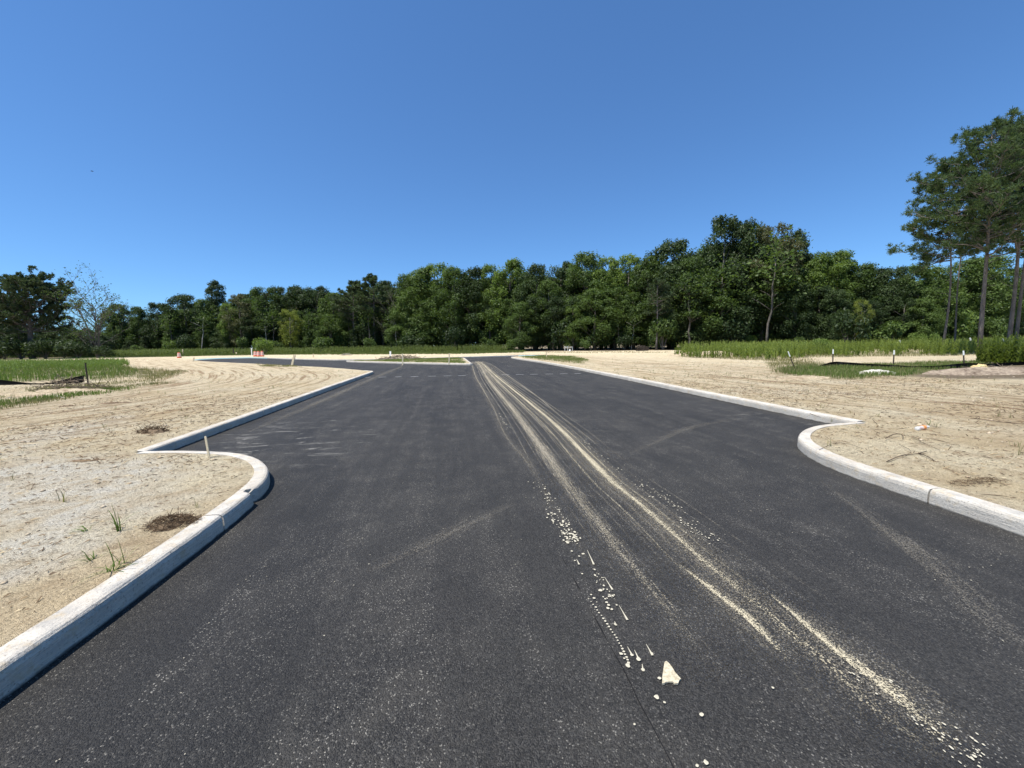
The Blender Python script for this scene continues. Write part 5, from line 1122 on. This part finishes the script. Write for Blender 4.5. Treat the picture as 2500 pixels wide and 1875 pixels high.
# ------------------------------------------------------------ small single things
def bottle():
    A = gp(2237, 1049, .15); B = gp(2266, 1046, .15); c = (A+B)/2; d = B-A; L = float(np.hypot(d[0], d[1])); ang = math.atan2(d[1], d[0]); z = float(gz(c[0], c[1]))
    root = empty('drink_bottle', (c[0], c[1], z+.034), ang); root.rotation_euler = (0, rad(-3), ang)
    t = NT('clear_crumpled_plastic'); p = t.pos(); n = t.noise(p, 40, 3); x = t.bsdf((.86, .88, .86), .18, .5, t.bump(n, .6, .004)); x.node.inputs['Alpha'].default_value = .55; PL = t.done(x)
    h = L/2; mb = MB(); mb.lathe([(.022, -h), (.031, -h+.008), (.033, -h+.02), (.030, -h+.05), (.033, -.01), (.030, h*.30), (.032, h*.45), (.022, h*.72), (.013, h*.86), (.0125, h)], 20, axis='x'); mb.build('body', PL, root, True)
    mb = MB(); mb.lathe([(.0342, -.012), (.0348, -.008), (.0342, h*.36), (.0335, h*.38)], 20, axis='x'); mb.build('label_sleeve', simple('orange_label', (.80, .30, .08), .5, .3, .2, 40), root, True)
    mb = MB(); mb.lathe([(.0145, h*.93), (.015, h*.94), (.015, h+.008), (.013, h+.010)], 16, axis='x'); mb.build('cap', WHITE, root, True)
    tag(root, 'crushed clear drink bottle with an orange label lying on the right sand', 'bottle')
bottle()
def pipe_barrier():
    d = 76; B0 = at_depth(1388, 852, d); x, y = at(1388, d); z = float(gz(x, y)); root = empty('pipe_barrier', (x, y, z)); o0 = np.array([x, y, z]); tz = at_depth(1388, 847.5, d)[2]-z
    m = MB(); m.tube([at_depth(1378, 847.8, d)-o0, at_depth(1398, 847.5, d)-o0], [.06, .06], 8); m.build('rail', PVC, root)
    for px, ty in ((1379, 845.5), (1386, 845.0), (1397.5, 846)):
        q = at_depth(px, ty, d)-o0; m = MB(); m.tube([np.array([q[0], q[1], -.1]), q], [.06, .06], 8); m.build('post', PVC if px != 1386 else WHITE, root)
    tag(root, 'low white pipe barrier at the forest edge beyond the main road', 'barrier')
    q = gp(1391, 858, .14); x, y = at(1391.5, 74); heap('white_sack', (x, y), .22, .2, .38, simple('white_sack_cloth', (.74, .74, .70), .8, .2, .08, 6), 41, 0, .2, 18, 'small white sack on the ground under the white pipe barrier', 'sack')
pipe_barrier()
def stump():
    x, y = at(1566, 66); root = empty('uprooted_stump', (x, y, float(gz(x, y)))); rs = R2(5); SM_ = simple('black_root_wood', (.035, .028, .022), .95, .1, .4, 6, .03)  # near-black colour for the root ball and roots
    m = MB(); m.lathe([(.9, -.1), (1.0, .15), (.8, .5), (.55, .75), (.3, .85)], 12); v = m.V[0]; v += rs.normal(size=v.shape)*.08; m.build('root_ball', SM_, root)
    for i in range(12): a_ = rs.uniform(0, 6.28); e = np.array([math.cos(a_)*rs.uniform(.9, 1.5), math.sin(a_)*rs.uniform(.9, 1.5), rs.uniform(-.05, .8)]); m = MB(); m.tube([np.array([0, 0, .35]), e*.6+np.array([0, 0, .25]), e], [.10, .07, .02], 5); m.build('root', SM_, root)
    tag(root, 'black uprooted stump on the sand at the forest edge, left of the highest trees', 'tree stump')
stump()
def bird():
    p = at_depth(224.5, 418, 45); root = empty('bird', tuple(p), rad(25)); F_ = simple('dark_feathers', (.03, .03, .035), .8, .2)
    m = MB(); m.tube([(-.15, 0, 0), (-.06, 0, .0), (.03, 0, .01), (.11, 0, .015), (.15, 0, .01)], [.004, .028, .036, .022, .004], 8); b = m.build('body', F_, root, True)
    for s in (-1, 1): m = MB(); m.tube([(.02, s*.02, .01), (.04, s*.12, .05), (-.02, s*.25, .03)], [.022, .017, .003], 4); v = m.V[0]; v[:, 2] = v[:, 2]*.9; m.build('wing', F_, root)
    tag(root, 'tiny dark bird flying in the clear sky at upper left', 'bird')
bird()
# dark feathery bush at the right edge and bright shrubs
o = stalks('weed_bush', [[tuple(P2(2452, 893)+np.array([dx, dy])) for dx, dy in ((0, -.9), (1.2, -.8), (3, -.3), (3.2, 1.0), (1.5, 1.8), (.1, 1.2))]], 230, 1.55, 'weed', 44, 'dark feathery bush of tall weeds filling the right edge', nl=46, L=.22, clumpy=.1)
del o['kind']; o['category'] = 'bush'
def bush_at(proto, px, depth, s, label): x, y = at(px, depth); return place(proto, x, y, px, s, label, 'bush')
bush_at(SH[2], 652, 86, (1.3, 1.3, 1.5), 'rounded light green bush right behind the three barrels'); bush_at(SH[2], 2000, 46, (.9, .9, .75), 'bright leafy shrub rising from the tall weeds left of the second fence post')
bush_at(SH[2], 2274, 44, (.45, .45, .95), 'slim yellow-green sapling bush in the weeds left of the thick pine trunk'); bush_at(SH[2], 1962, 48, (.7, .7, .55), 'low bright shrub in the weeds behind the leaning fence post')
# dark soil strip on the sand; its colour stands in for a hole's shade
heap('soil_clump', P2(128, 1398), .20, .035, .03, HM['brown'], 17, .42, .9, 24, 'dark ragged soil strip standing in for a shaded crack at the near left', 'soil clump')
